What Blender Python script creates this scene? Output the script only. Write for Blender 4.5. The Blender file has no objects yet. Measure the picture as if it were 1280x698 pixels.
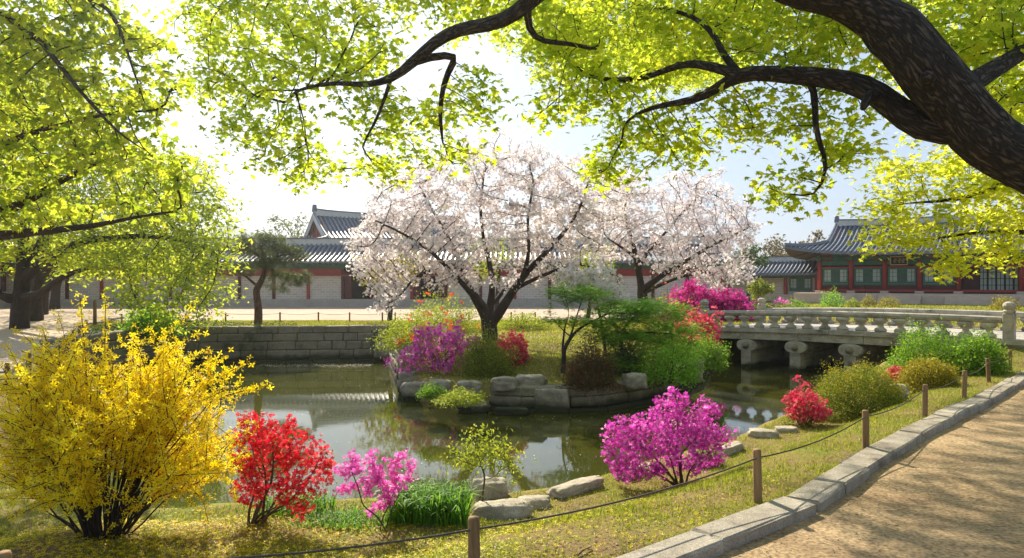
import bpy, bmesh, math, random
import numpy as np
from mathutils import Vector, Matrix, noise as mnoise

R = math.radians
random.seed(7)
rng = np.random.default_rng(7)
scene = bpy.context.scene
COL = scene.collection

# ------------------------------------------------------------------ camera, sky, sun, exposure
EYE, FOC, CX, HY = 2.0, 900.0, 640.0, 355.0
cam_d = bpy.data.cameras.new('camera')
cam_d.sensor_width = 36.0
cam_d.lens = FOC / 1280.0 * 36.0
cam_d.shift_y = (HY - 349.0) / 1280.0
cam_d.clip_start, cam_d.clip_end = 0.1, 9000.0
cam = bpy.data.objects.new('camera', cam_d)
COL.objects.link(cam)
cam.location = (0, 0, EYE)
cam.rotation_euler = (R(90), 0, 0)
scene.camera = cam

SUN_AZ, SUN_EL = R(-20.0), R(38.0)           # azimuth measured from +Y towards +X
world = bpy.data.worlds.new("World")
scene.world = world
world.use_nodes = True
wn, wl = world.node_tree.nodes, world.node_tree.links
bg = wn['Background']
sky = wn.new('ShaderNodeTexSky')
sky.sky_type = 'NISHITA'
sky.sun_disc = False
sky.sun_elevation = SUN_EL
sky.sun_rotation = SUN_AZ
sky.air_density, sky.dust_density, sky.ozone_density = 1.0, .9, 1.0
veil = wn.new('ShaderNodeMix')
veil.data_type, veil.blend_type = 'RGBA', 'MIX'
veil.inputs[0].default_value = 0.86
veil.inputs[7].default_value = (2.55, 3.3, 4.35, 1)
wl.new(sky.outputs[0], veil.inputs[6])
wl.new(veil.outputs[2], bg.inputs[0])
bg.inputs[1].default_value = 0.10
sun_d = bpy.data.lights.new('sun', 'SUN')
sun_d.energy = 5.0
sun_d.angle = R(0.6)
sun_d.color = (1.0, 0.90, 0.72)
sun = bpy.data.objects.new('sun', sun_d)
COL.objects.link(sun)
sdir = Vector((math.sin(SUN_AZ) * math.cos(SUN_EL), math.cos(SUN_AZ) * math.cos(SUN_EL), math.sin(SUN_EL)))
sun.rotation_euler = sdir.to_track_quat('Z', 'Y').to_euler()
sun.location = sdir * 60

vs = scene.view_settings
vs.view_transform, vs.look, vs.gamma, vs.exposure = 'Standard', 'None', 1.0, 1.0
vs.use_curve_mapping = False
cy = scene.cycles
cy.use_denoising = True
cy.max_bounces, cy.diffuse_bounces, cy.glossy_bounces, cy.transmission_bounces = 7, 4, 3, 5
cy.caustics_reflective = cy.caustics_refractive = False
cy.sample_clamp_indirect = 6.0


def at(px, py, Y):
    return np.array([(px - CX) * Y / FOC, Y, EYE - (py - HY) * Y / FOC])


def on(px, py, z):
    return at(px, py, FOC * (EYE - z) / (py - HY))


# ------------------------------------------------------------------ object helpers
def mesh_np(name, verts, faces, mat=None, smooth=False, attrs=None, vec=None, mats=None, midx=None):
    """faces: list of arrays (n, k) of uniform size each"""
    if not isinstance(faces, (list, tuple)):
        faces = [faces]
    faces = [np.asarray(f, dtype=np.int32) for f in faces if len(f)]
    me = bpy.data.meshes.new(name)
    verts = np.asarray(verts, dtype=np.float32)
    me.vertices.add(len(verts))
    me.vertices.foreach_set('co', verts.ravel())
    nl = sum(f.size for f in faces)
    npoly = sum(len(f) for f in faces)
    me.loops.add(nl)
    me.polygons.add(npoly)
    me.loops.foreach_set('vertex_index', np.concatenate([f.ravel() for f in faces]))
    tot = np.concatenate([np.full(len(f), f.shape[1], np.int32) for f in faces])
    start = np.concatenate([[0], np.cumsum(tot)[:-1]]).astype(np.int32)
    me.polygons.foreach_set('loop_start', start)
    me.polygons.foreach_set('loop_total', tot)
    for k, a in (attrs or {}).items():
        at_ = me.attributes.new(k, 'FLOAT', 'POINT')
        at_.data.foreach_set('value', np.asarray(a, np.float32))
    for k, a in (vec or {}).items():
        at_ = me.attributes.new(k, 'FLOAT_VECTOR', 'POINT')
        at_.data.foreach_set('vector', np.asarray(a, np.float32).ravel())
    for m in (mats or ([mat] if mat else [])):
        me.materials.append(m)
    if midx is not None:
        me.polygons.foreach_set('material_index', np.asarray(midx, np.int32))
    me.polygons.foreach_set('use_smooth', np.full(npoly, bool(smooth)))
    me.update(calc_edges=True)
    me.validate()
    return me


def link(name, me, parent=None, loc=(0, 0, 0), rotz=0.0):
    o = bpy.data.objects.new(name, me)
    COL.objects.link(o)
    o.location = loc
    o.rotation_euler = (0, 0, rotz)
    if parent:
        o.parent = parent
    return o


def tag(o, label=None, cat=None, group=None, kind=None):
    for k, v in (('label', label), ('category', cat), ('group', group), ('kind', kind)):
        if v:
            o[k] = v
    return o


def thing(name, label, cat, loc=(0, 0, 0), rotz=0.0, group=None):
    o = bpy.data.objects.new(name, None)
    COL.objects.link(o)
    o.empty_display_size = 0.1
    o.location = [float(v) for v in loc]
    o.rotation_euler = (0, 0, rotz)
    return tag(o, label, cat, group)


def dup(o, loc=None, rotz=None, label=None, parent=None, scale=None):
    c = o.copy()
    COL.objects.link(c)
    if parent:
        c.parent = parent
    if loc is not None:
        c.location = [float(v) for v in loc]
    if rotz is not None:
        c.rotation_euler = (0, 0, rotz)
    if scale is not None:
        c.scale = scale
    if label:
        c['label'] = label
    for ch in list(o.children):
        dup(ch, parent=c)
    return c


class MB:
    """collects quads/tris/ngons; build() links them as ONE mesh object"""
    def __init__(s):
        s.v, s.f, s.m, s.bark = [], [], [], []
        s.n = 0
        s.hasb = False

    def add(s, verts, faces, mi=0, bark=None):
        verts = np.asarray(verts, float).reshape(-1, 3)
        s.v.append(verts)
        s.bark.append(np.zeros_like(verts) if bark is None else bark)
        s.hasb = s.hasb or bark is not None
        for f in faces:
            s.f.append(tuple(i + s.n for i in f))
            s.m.append(mi)
        s.n += len(verts)

    def box(s, c, size, rz=0.0, mi=0, bev=0.0, jit=0.0, taper=1.0):
        sx, sy, sz = [q / 2 for q in size]
        p = []
        if bev <= 0:
            for z, t in ((-1, 1), (1, taper)):
                for x, y in ((-1, -1), (1, -1), (1, 1), (-1, 1)):
                    p.append((x * sx * t, y * sy * t, z * sz))
            fs = [(0, 3, 2, 1), (4, 5, 6, 7), (0, 1, 5, 4), (1, 2, 6, 5), (2, 3, 7, 6), (3, 0, 4, 7)]
        else:
            b = min(bev, sx * .9, sy * .9, sz * .9)
            for z, ins in ((-sz, b), (-sz + b, 0), (sz - b, 0), (sz, b)):
                t = taper if z > 0 else 1
                xs, ys = (sx - ins) * t, (sy - ins) * t
                bb = b * .6 if ins == 0 else b * .3
                for x, y in ((-xs + bb, -ys), (xs - bb, -ys), (xs, -ys + bb), (xs, ys - bb), (xs - bb, ys), (-xs + bb, ys), (-xs, ys - bb), (-xs, -ys + bb)):
                    p.append((x, y, z))
            fs = [tuple(range(7, -1, -1)), tuple(range(24, 32))]
            for k in range(3):
                for i in range(8):
                    j = (i + 1) % 8
                    fs.append((k * 8 + i, k * 8 + j, k * 8 + 8 + j, k * 8 + 8 + i))
        p = np.array(p)
        if jit:
            p = p + rng.uniform(-jit, jit, p.shape)
        ca, sa = math.cos(rz), math.sin(rz)
        q = np.stack([p[:, 0] * ca - p[:, 1] * sa, p[:, 0] * sa + p[:, 1] * ca, p[:, 2]], 1) + np.asarray(c, float)
        s.add(q, fs, mi)

    def tube(s, pts, rad, sides=6, mi=0, cap=True, kind_bark=False):
        pts = np.asarray(pts, float)
        n = len(pts)
        rad = np.broadcast_to(np.asarray(rad, float), (n,))
        d = np.gradient(pts, axis=0)
        d /= np.linalg.norm(d, axis=1)[:, None] + 1e-9
        u = np.cross(d[0], [0, 0, 1.0])
        if np.linalg.norm(u) < .1:
            u = np.cross(d[0], [0, 1.0, 0])
        u /= np.linalg.norm(u)
        ang = np.arange(sides) * 2 * math.pi / sides
        ca, sa = np.cos(ang), np.sin(ang)
        V, B = [], []
        L = rng.uniform(0, 50)
        nz_o = rng.uniform(0, 99)
        for i in range(n):
            if i:
                L += np.linalg.norm(pts[i] - pts[i - 1])
            u = u - d[i] * np.dot(u, d[i])
            u /= np.linalg.norm(u) + 1e-9
            w = np.cross(d[i], u)
            rr = np.full(sides, rad[i])
            if sides >= 10 and kind_bark:
                rr = rad[i] * np.array([1 +   .13 * mnoise.noise(Vector((c0_ * 1.3 + nz_o, s0_ * 1.3, L * 1.9))) + .10 * mnoise.noise(Vector((c0_ * 4.5, s0_ * 4.5 + nz_o, L * 2.2))) for c0_, s0_ in zip(ca, sa)])
            V.append(pts[i] + rr[:, None] * (ca[:, None] * u + sa[:, None] * w))
            B.append(np.stack([ca * rad[i], sa * rad[i], np.full(sides, L)], 1))
        V, B = np.concatenate(V), np.concatenate(B)
        fs = []
        for i in range(n - 1):
            for k in range(sides):
                k2 = (k + 1) % sides
                fs.append((i * sides + k, i * sides + k2, (i + 1) * sides + k2, (i + 1) * sides + k))
        if cap:
            fs.append(tuple(range(sides - 1, -1, -1)))
            fs.append(tuple(range((n - 1) * sides, n * sides)))
        s.add(V, fs, mi, B)

    def lathe(s, prof, c=(0, 0, 0), sides=12, sx=1.0, sy=1.0, mi=0, rz=0.0):
        V, fs = [], []
        for r, z in prof:
            for k in range(sides):
                a = 2 * math.pi * k / sides
                x, y = r * math.cos(a) * sx, r * math.sin(a) * sy
                V.append((x * math.cos(rz) - y * math.sin(rz) + c[0], x * math.sin(rz) + y * math.cos(rz) + c[1], z + c[2]))
        n = len(prof)
        for i in range(n - 1):
            for k in range(sides):
                k2 = (k + 1) % sides
                fs.append((i * sides + k, i * sides + k2, (i + 1) * sides + k2, (i + 1) * sides + k))
        fs.append(tuple(range(sides - 1, -1, -1)))
        fs.append(tuple(range((n - 1) * sides, n * sides)))
        s.add(V, fs, mi)

    def mesh(s, name, mats, smooth=False, off=(0, 0, 0)):
        V = np.concatenate(s.v) - np.asarray(off, float)
        by = {}
        for f, m in zip(s.f, s.m):
            by.setdefault((len(f)), []).append((f, m))
        fl, ml = [], []
        for k, lst in by.items():
            fl.append(np.array([q[0] for q in lst], np.int32))
            ml += [q[1] for q in lst]
        if not isinstance(mats, (list, tuple)):
            mats = [mats]
        return mesh_np(name, V, fl, smooth=smooth, mats=mats, midx=ml, vec={'bark': np.concatenate(s.bark)} if s.hasb else None)

    def build(s, name, mats, parent=None, smooth=False, off=(0, 0, 0), loc=(0, 0, 0), rotz=0.0):
        return link(name, s.mesh(name, mats, smooth, off), parent, loc, rotz)


# ------------------------------------------------------------------ materials
def new_mat(name):
    m = bpy.data.materials.new(name)
    m.use_nodes = True
    nt = m.node_tree
    return m, nt, nt.nodes, nt.links, nt.nodes['Principled BSDF']


def ramp_node(N, stops):
    r = N.new('ShaderNodeValToRGB')
    e = r.color_ramp.elements
    while len(e) < len(stops):
        e.new(0.5)
    for el, (p, c) in zip(e, stops):
        el.position = p
        el.color = (*c, 1)
    return r


def coords(N, L, kind='Object', scale=(1, 1, 1)):
    if kind == 'bark':
        a = N.new('ShaderNodeAttribute')
        a.attribute_name = 'bark'
        src = a.outputs['Vector']
    else:
        t = N.new('ShaderNodeTexCoord')
        oi = N.new('ShaderNodeObjectInfo')
        mu = N.new('ShaderNodeMath')
        mu.operation = 'MULTIPLY'
        mu.inputs[1].default_value = 37.0
        L.new(oi.outputs['Random'], mu.inputs[0])
        ad = N.new('ShaderNodeVectorMath')
        ad.operation = 'ADD'
        L.new(t.outputs['Object'], ad.inputs[0])
        L.new(mu.outputs[0], ad.inputs[1])
        src = ad.outputs[0]
    mp = N.new('ShaderNodeMapping')
    mp.inputs['Scale'].default_value = scale
    L.new(src, mp.inputs[0])
    return mp.outputs[0]


def noise_tex(N, L, vec, scale, detail=6, rough=.6, dist=0.0):
    n = N.new('ShaderNodeTexNoise')
    n.inputs['Scale'].default_value = scale
    n.inputs['Detail'].default_value = detail
    n.inputs['Roughness'].default_value = rough
    n.inputs['Distortion'].default_value = dist
    L.new(vec, n.inputs['Vector'])
    return n.outputs['Fac']


def mat(name, stops, scale=4.0, rough=.85, bump=.4, bscale=None, bdist=.02, kind='Object', stretch=(1, 1, 1), spec=.3,
        stain=None, stain_scale=1.2, stain_range=(.5, .7), speck=0.0, dist=0.0, streak=None, wet=None):
    m, nt, N, L, P = new_mat(name)
    v = coords(N, L, kind, stretch)
    f = noise_tex(N, L, v, scale, 8, .65, dist)
    r = ramp_node(N, stops)
    L.new(f, r.inputs[0])
    col = r.outputs[0]

    def mix(fac, c2):
        nonlocal col
        x = N.new('ShaderNodeMix')
        x.data_type = 'RGBA'
        L.new(fac, x.inputs[0])
        L.new(col, x.inputs[6])
        if isinstance(c2, tuple):
            x.inputs[7].default_value = (*c2, 1)
        else:
            L.new(c2, x.inputs[7])
        col = x.outputs[2]
    if stain:
        sf = noise_tex(N, L, v, stain_scale, 6, .7)
        rr = ramp_node(N, [(stain_range[0], (0, 0, 0)), (stain_range[1], (1, 1, 1))])
        L.new(sf, rr.inputs[0])
        mix(rr.outputs[0], stain)
    if streak:
        mp = N.new('ShaderNodeMapping')
        mp.inputs['Rotation'].default_value = (0.3, R(38), 0.5)
        mp.inputs['Scale'].default_value = (.7, .7, 5)
        L.new(v, mp.inputs[0])
        sf = noise_tex(N, L, mp.outputs[0], 2.0, 5, .6, .6)
        rr = ramp_node(N, [(.52, (0, 0, 0)), (.72, (.8, .8, .8))])
        L.new(sf, rr.inputs[0])
        mix(rr.outputs[0], streak)
    if speck:
        sf = noise_tex(N, L, v, scale * 22, 2, .5)
        rr = ramp_node(N, [(.3, (1 - speck,) * 3), (.7, (1 + speck * .4,) * 3)])
        L.new(sf, rr.inputs[0])
        x = N.new('ShaderNodeMix')
        x.data_type = 'RGBA'
        x.blend_type = 'MULTIPLY'
        x.inputs[0].default_value = 1
        L.new(col, x.inputs[6])
        L.new(rr.outputs[0], x.inputs[7])
        col = x.outputs[2]
    if wet is not None:
        ge = N.new('ShaderNodeNewGeometry')
        sx_ = N.new('ShaderNodeSeparateXYZ')
        L.new(ge.outputs['Position'], sx_.inputs[0])
        wob = N.new('ShaderNodeMath')
        wob.operation = 'MULTIPLY_ADD'
        wob.inputs[1].default_value = -.35
        L.new(noise_tex(N, L, v, 1.6, 4), wob.inputs[0])
        L.new(sx_.outputs[2], wob.inputs[2])
        mr = N.new('ShaderNodeMapRange')
        mr.inputs['From Min'].default_value = wet - .12
        mr.inputs['From Max'].default_value = wet - .26
        L.new(wob.outputs[0], mr.inputs['Value'])
        mix(mr.outputs[0], (.035, .038, .016))
    L.new(col, P.inputs['Base Color'])
    P.inputs['Roughness'].default_value = rough
    P.inputs['Specular IOR Level'].default_value = spec
    if bump:
        bf = noise_tex(N, L, v, bscale or scale * 3, 8, .7, dist)
        b = N.new('ShaderNodeBump')
        b.inputs['Strength'].default_value = bump
        b.inputs['Distance'].default_value = bdist
        L.new(bf, b.inputs['Height'])
        L.new(b.outputs[0], P.inputs['Normal'])
    return m


def leaf_mat(name, stops, trans=.5, tcol=1.35, rough=.5, spec=.25):
    """leaf or petal: colour by the instance's own random value, light passes through"""
    m, nt, N, L, P = new_mat(name)
    a = N.new('ShaderNodeAttribute')
    a.attribute_name = 'rnd'
    r = ramp_node(N, stops)
    L.new(a.outputs['Fac'], r.inputs[0])
    L.new(r.outputs[0], P.inputs['Base Color'])
    P.inputs['Roughness'].default_value = rough
    P.inputs['Specular IOR Level'].default_value = spec
    t = N.new('ShaderNodeBsdfTranslucent')
    vm = N.new('ShaderNodeVectorMath')
    vm.operation = 'SCALE'
    vm.inputs['Scale'].default_value = tcol
    L.new(r.outputs[0], vm.inputs[0])
    L.new(vm.outputs[0], t.inputs[0])
    mx = N.new('ShaderNodeMixShader')
    mx.inputs[0].default_value = trans
    L.new(P.outputs[0], mx.inputs[1])
    L.new(t.outputs[0], mx.inputs[2])
    L.new(mx.outputs[0], N['Material Output'].inputs[0])
    return m


def plain(name, c, rough=.6, spec=.3, var=.25, scale=3, bump=.1):
    lo = tuple(q * (1 - var) for q in c)
    hi = tuple(min(1, q * (1 + var)) for q in c)
    return mat(name, [(.3, lo), (.7, hi)], scale=scale, rough=rough, spec=spec, bump=bump)


M = {}


def bark_mat():
    m, nt, N, L, P = new_mat('bark')
    v = coords(N, L, 'bark', (1, 1, .26))
    wv = N.new('ShaderNodeTexNoise')
    wv.inputs['Scale'].default_value = 14
    wv.inputs['Detail'].default_value = 5
    L.new(v, wv.inputs['Vector'])
    ad = N.new('ShaderNodeVectorMath')
    ad.operation = 'MULTIPLY_ADD'
    ad.inputs[1].default_value = (.16, .16, .16)
    L.new(wv.outputs['Color'], ad.inputs[0])
    L.new(v, ad.inputs[2])
    vo = N.new('ShaderNodeTexVoronoi')
    vo.feature = 'DISTANCE_TO_EDGE'
    vo.inputs['Scale'].default_value = 25
    L.new(ad.outputs[0], vo.inputs['Vector'])
    n1 = noise_tex(N, L, v, 40, 6, .7, .5)
    sm = N.new('ShaderNodeMapRange')
    sm.inputs['From Max'].default_value = .30
    L.new(vo.outputs['Distance'], sm.inputs['Value'])
    h = N.new('ShaderNodeMath')
    h.operation = 'MULTIPLY_ADD'
    h.inputs[1].default_value = 1.1
    L.new(n1, h.inputs[0])
    L.new(sm.outputs[0], h.inputs[2])
    hs = N.new('ShaderNodeMath')
    hs.operation = 'MULTIPLY'
    hs.inputs[1].default_value = .55
    L.new(h.outputs[0], hs.inputs[0])
    r = ramp_node(N, [(.22, (.012, .009, .007)), (.5, (.042, .030, .022)), (.75, (.095, .07, .052)), (.95, (.17, .135, .105))])
    L.new(hs.outputs[0], r.inputs[0])
    L.new(r.outputs[0], P.inputs['Base Color'])
    P.inputs['Roughness'].default_value = .9
    b = N.new('ShaderNodeBump')
    b.inputs['Strength'].default_value = 1.0
    b.inputs['Distance'].default_value = .05
    L.new(h.outputs[0], b.inputs['Height'])
    L.new(b.outputs[0], P.inputs['Normal'])
    return m


M['bark'] = bark_mat()
M['dark_bark'] = mat('dark_bark', [(.3, (.018, .013, .010)), (.7, (.065, .048, .038))], scale=14, rough=.9, bump=.8, bscale=18, bdist=.03,
                     kind='bark', stretch=(1, 1, .3), dist=.6)
M['pine_bark'] = mat('pine_bark', [(.3, (.06, .03, .02)), (.7, (.17, .09, .06))], scale=9, rough=.95, bump=1, kind='bark', stretch=(1, 1, .5))
M['twig'] = mat('twig', [(.3, (.05, .032, .02)), (.7, (.13, .085, .05))], scale=10, bump=.3, kind='bark')
M['post_wood'] = mat('post_wood', [(.28, (.13, .075, .032)), (.5, (.27, .165, .075)), (.75, (.42, .275, .135))], scale=9, rough=.85, bump=.6, bscale=16,
                     stretch=(1, 1, .09), dist=.8, stain=(.07, .05, .03), stain_scale=3)
M['rope'] = mat('rope', [(.3, (.05, .042, .03)), (.7, (.13, .11, .08))], scale=60, bump=.6)
M['granite'] = mat('granite', [(.25, (.30, .265, .21)), (.5, (.47, .425, .35)), (.75, (.62, .56, .47))], scale=3, rough=.85, bump=.5, bscale=14, bdist=.012,
                   stain=(.10, .09, .075), stain_scale=1.7, stain_range=(.52, .72), speck=.35, wet=-.72, streak=(.22, .20, .18))
M['wall_stone'] = mat('wall_stone', [(.25, (.15, .125, .085)), (.5, (.27, .23, .165)), (.75, (.42, .36, .27))], scale=2.2, rough=.9, bump=.7, bscale=11, bdist=.02,
                      stain=(.06, .065, .03), stain_scale=1.1, stain_range=(.5, .68), speck=.4, wet=-.66)
M['rock'] = mat('rock', [(.25, (.15, .125, .095)), (.5, (.31, .27, .21)), (.75, (.50, .44, .36))], scale=5, rough=.92, bump=.9, bscale=9, bdist=.03,
                stain=(.10, .10, .045), stain_scale=2.2, stain_range=(.55, .72), speck=.4, wet=-.68)
M['pale_rock'] = mat('pale_rock', [(.25, (.25, .215, .16)), (.5, (.46, .40, .31)), (.75, (.64, .57, .46))], scale=6, rough=.92, bump=.9, bscale=10, bdist=.03,
                     stain=(.15, .14, .09), stain_scale=3, stain_range=(.55, .75), speck=.4)
M['kerb'] = mat('kerb', [(.25, (.20, .17, .13)), (.5, (.35, .305, .24)), (.75, (.48, .43, .345))], scale=4, rough=.9, bump=.6, bscale=20, bdist=.012,
                stain=(.13, .105, .075), stain_scale=1.2, stain_range=(.5, .68), speck=.45)
M['joint'] = plain('joint', (.035, .032, .025), .95)
M['path_sand'] = mat('path_sand', [(.2, (.22, .14, .07)), (.45, (.38, .26, .135)), (.75, (.52, .37, .205))], scale=1.2, rough=.95, bump=.9, bscale=45, bdist=.012,
                     stain=(.20, .12, .06), stain_scale=.55, stain_range=(.55, .75), speck=.55)
M['court_sand'] = mat('court_sand', [(.25, (.38, .275, .19)), (.75, (.52, .40, .29))], scale=.6, rough=.95, bump=.3, bscale=20, speck=.2)
M['brick_pale'] = None
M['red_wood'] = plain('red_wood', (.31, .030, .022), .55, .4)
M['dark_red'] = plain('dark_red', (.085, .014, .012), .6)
M['green_wood'] = plain('green_wood', (.035, .145, .10), .6)
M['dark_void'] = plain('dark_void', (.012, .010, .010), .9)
M['tile_pan'] = plain('tile_pan', (.035, .055, .095), .5, .4, .35, 2)
M['tile_rib'] = plain('tile_rib', (.13, .145, .17), .36, .5, .3, 4)  # paler than the pans: sun glint on the ribs put into the colour
M['plaster'] = plain('plaster', (.55, .54, .51), .9, .2, .12)
M['paper'] = plain('paper', (.46, .52, .47), .8, .2, .12)
M['lattice'] = plain('lattice', (.06, .115, .085), .6)
M['soffit'] = mat('soffit', [(.35, (.05, .10, .06)), (.5, (.12, .10, .06)), (.65, (.22, .10, .05))], scale=9, rough=.8, bump=.2)
M['stone_warm'] = mat('stone_warm', [(.25, (.50, .38, .28)), (.75, (.68, .54, .42))], scale=1.5, rough=.9, bump=.4, speck=.25)
M['stone_cool'] = mat('stone_cool', [(.25, (.34, .30, .26)), (.75, (.50, .45, .39))], scale=1.5, rough=.9, bump=.4, speck=.25)
M['gold'] = plain('gold', (.50, .36, .12), .5, .5)


def brick_mat(name, c1, c2, mort, bw=.42, bh=.16):
    m, nt, N, L, P = new_mat(name)
    t = N.new('ShaderNodeTexCoord')
    sp = N.new('ShaderNodeSeparateXYZ')
    L.new(t.outputs['Object'], sp.inputs[0])
    ad = N.new('ShaderNodeMath')
    L.new(sp.outputs[0], ad.inputs[0])
    L.new(sp.outputs[1], ad.inputs[1])
    cb = N.new('ShaderNodeCombineXYZ')
    L.new(ad.outputs[0], cb.inputs[0])
    L.new(sp.outputs[2], cb.inputs[1])
    b = N.new('ShaderNodeTexBrick')
    L.new(cb.outputs[0], b.inputs['Vector'])
    b.inputs['Scale'].default_value = 1.0
    b.inputs['Brick Width'].default_value = bw
    b.inputs['Row Height'].default_value = bh
    b.inputs['Mortar Size'].default_value = .018
    b.inputs['Color1'].default_value = (*c1, 1)
    b.inputs['Color2'].default_value = (*c2, 1)
    b.inputs['Mortar'].default_value = (*mort, 1)
    L.new(b.outputs['Color'], P.inputs['Base Color'])
    bu = N.new('ShaderNodeBump')
    bu.inputs['Strength'].default_value = .5
    bu.inputs['Distance'].default_value = .02
    bu.invert = True
    L.new(b.outputs['Fac'], bu.inputs['Height'])
    L.new(bu.outputs[0], P.inputs['Normal'])
    P.inputs['Roughness'].default_value = .9
    return m


M['brick_pale'] = brick_mat('brick_pale', (.46, .40, .345), (.58, .51, .44), (.70, .64, .57))
M['brick_warm'] = brick_mat('brick_warm', (.46, .38, .31), (.58, .48, .40), (.68, .60, .52))

# foliage
M['leaf_near'] = leaf_mat('leaf_near', [(0, (.22, .31, .015)), (.5, (.40, .47, .025)), (1, (.58, .58, .05))], 0.7, 1.7)
M['leaf_left'] = leaf_mat('leaf_left', [(0, (.18, .26, .014)), (.5, (.36, .42, .025)), (1, (.54, .54, .04))], 0.64, 1.55)
M['leaf_gold'] = leaf_mat('leaf_gold', [(0, (.32, .39, .02)), (.5, (.48, .50, .03)), (1, (.60, .57, .05))], 0.7, 1.7)
M['leaf_green'] = leaf_mat('leaf_green', [(0, (.10, .23, .014)), (.5, (.20, .39, .022)), (1, (.34, .52, .04))], 0.55, 1.5)
M['leaf_bright'] = leaf_mat('leaf_bright', [(0, (.08, .18, .012)), (.5, (.16, .31, .02)), (1, (.30, .44, .03))], .45, 1.35)
M['leaf_olive'] = leaf_mat('leaf_olive', [(0, (.10, .15, .015)), (.5, (.21, .25, .02)), (1, (.37, .38, .03))], 0.42, 1.3)
M['leaf_lime'] = leaf_mat('leaf_lime', [(0, (.17, .24, .015)), (.5, (.32, .38, .025)), (1, (.48, .48, .05))], .45, 1.3)
M['leaf_amber'] = leaf_mat('leaf_amber', [(0, (.15, .14, .01)), (.5, (.33, .28, .02)), (1, (.50, .42, .04))], .4, 1.3)
M['leaf_russet'] = leaf_mat('leaf_russet', [(0, (.05, .06, .015)), (.6, (.10, .08, .02)), (1, (.28, .05, .03))], .35, 1.2)
M['leaf_dark'] = leaf_mat('leaf_dark', [(0, (.035, .07, .014)), (.5, (.07, .12, .02)), (1, (.13, .18, .035))], 0.35, 1.3)
M['leaf_brown'] = leaf_mat('leaf_brown', [(0, (.10, .08, .03)), (.5, (.20, .15, .05)), (1, (.32, .25, .08))], .35, 1.2)
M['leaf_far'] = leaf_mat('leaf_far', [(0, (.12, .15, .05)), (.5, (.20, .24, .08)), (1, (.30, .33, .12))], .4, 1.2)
M['needles'] = leaf_mat('needles', [(0, (.05, .075, .02)), (.5, (.10, .135, .03)), (1, (.20, .22, .05))], .3, 1.2)
M['cherry'] = leaf_mat('cherry', [(0, (.66, .52, .52)), (.35, (.84, .76, .75)), (1, (.92, .88, .87))], 0.5, 1.0)
M['cherry_white'] = leaf_mat('cherry_white', [(0, (.66, .58, .58)), (1, (.88, .85, .83))], .4, 1.0, .6)
M['yellow'] = leaf_mat('yellow', [(0, (.72, .50, .004)), (.5, (.88, .70, .008)), (1, (.92, .80, .03))], 0.5, 1.15)
M['red'] = leaf_mat('red', [(0, (.36, .004, .012)), (.3, (.68, .010, .03)), (.88, (.82, .03, .07)), (1, (.84, .12, .10))], 0.5, 1.2)
M['magenta'] = leaf_mat('magenta', [(0, (.30, .02, .24)), (.3, (.60, .05, .46)), (.8, (.72, .10, .56)), (1, (.86, .35, .74))], 0.5, 1.2)
M['violet'] = leaf_mat('violet', [(0, (.44, .03, .30)), (.5, (.66, .08, .47)), (1, (.80, .26, .66))], 0.5, 1.2)
M['pink'] = leaf_mat('pink', [(0, (.60, .06, .40)), (.5, (.78, .14, .56)), (1, (.86, .32, .68))], 0.5, 1.2)
M['rose'] = leaf_mat('rose', [(0, (.50, .015, .06)), (.5, (.70, .05, .13)), (1, (.78, .16, .22))], .42, 1.15, .6)
M['hot_pink'] = leaf_mat('hot_pink', [(0, (.40, .015, .20)), (.5, (.60, .03, .30)), (1, (.74, .12, .42))], .42, 1.15, .6)
M['orange'] = leaf_mat('orange', [(0, (.62, .07, .02)), (1, (.78, .18, .05))], .4, 1.15, .6)
M['grass'] = leaf_mat('grass', [(0, (.10, .14, .015)), (.45, (.26, .30, .02)), (.8, (.45, .43, .04)), (1, (.46, .36, .12))], 0.45, 1.3)
M['grass_lush'] = leaf_mat('grass_lush', [(0, (.05, .15, .012)), (.5, (.11, .27, .02)), (1, (.24, .42, .03))], .45, 1.3)
M['petal_white'] = plain('petal_white', (.72, .66, .64), .8)
M['ground'] = None


def ground_mat():
    m, nt, N, L, P = new_mat('ground')
    v = coords(N, L)
    f1 = noise_tex(N, L, v, .9, 6, .7)
    f2 = noise_tex(N, L, v, 14, 5, .7)
    mx = N.new('ShaderNodeMath')
    mx.operation = 'MULTIPLY_ADD'
    mx.inputs[1].default_value = .45
    L.new(f2, mx.inputs[0])
    mul = N.new('ShaderNodeMath')
    mul.operation = 'MULTIPLY'
    mul.inputs[1].default_value = .6
    L.new(f1, mul.inputs[0])
    L.new(mul.outputs[0], mx.inputs[2])
    r = ramp_node(N, [(.36, (.12, .075, .035)), (.47, (.27, .18, .085)), (.55, (.25, .21, .045)), (.63, (.18, .22, .025)), (.74, (.30, .31, .035))])
    L.new(mx.outputs[0], r.inputs[0])
    sp = noise_tex(N, L, v, 120, 2, .5)
    rr = ramp_node(N, [(.3, (.55, .55, .55)), (.7, (1.2, 1.2, 1.2))])
    L.new(sp, rr.inputs[0])
    x = N.new('ShaderNodeMix')
    x.data_type, x.blend_type = 'RGBA', 'MULTIPLY'
    x.inputs[0].default_value = 1
    L.new(r.outputs[0], x.inputs[6])
    L.new(rr.outputs[0], x.inputs[7])
    L.new(x.outputs[2], P.inputs['Base Color'])
    P.inputs['Roughness'].default_value = .95
    P.inputs['Specular IOR Level'].default_value = .15
    b = N.new('ShaderNodeBump')
    b.inputs['Strength'].default_value = .9
    b.inputs['Distance'].default_value = .03
    L.new(noise_tex(N, L, v, 30, 6, .7), b.inputs['Height'])
    L.new(b.outputs[0], P.inputs['Normal'])
    return m


M['ground'] = ground_mat()


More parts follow.
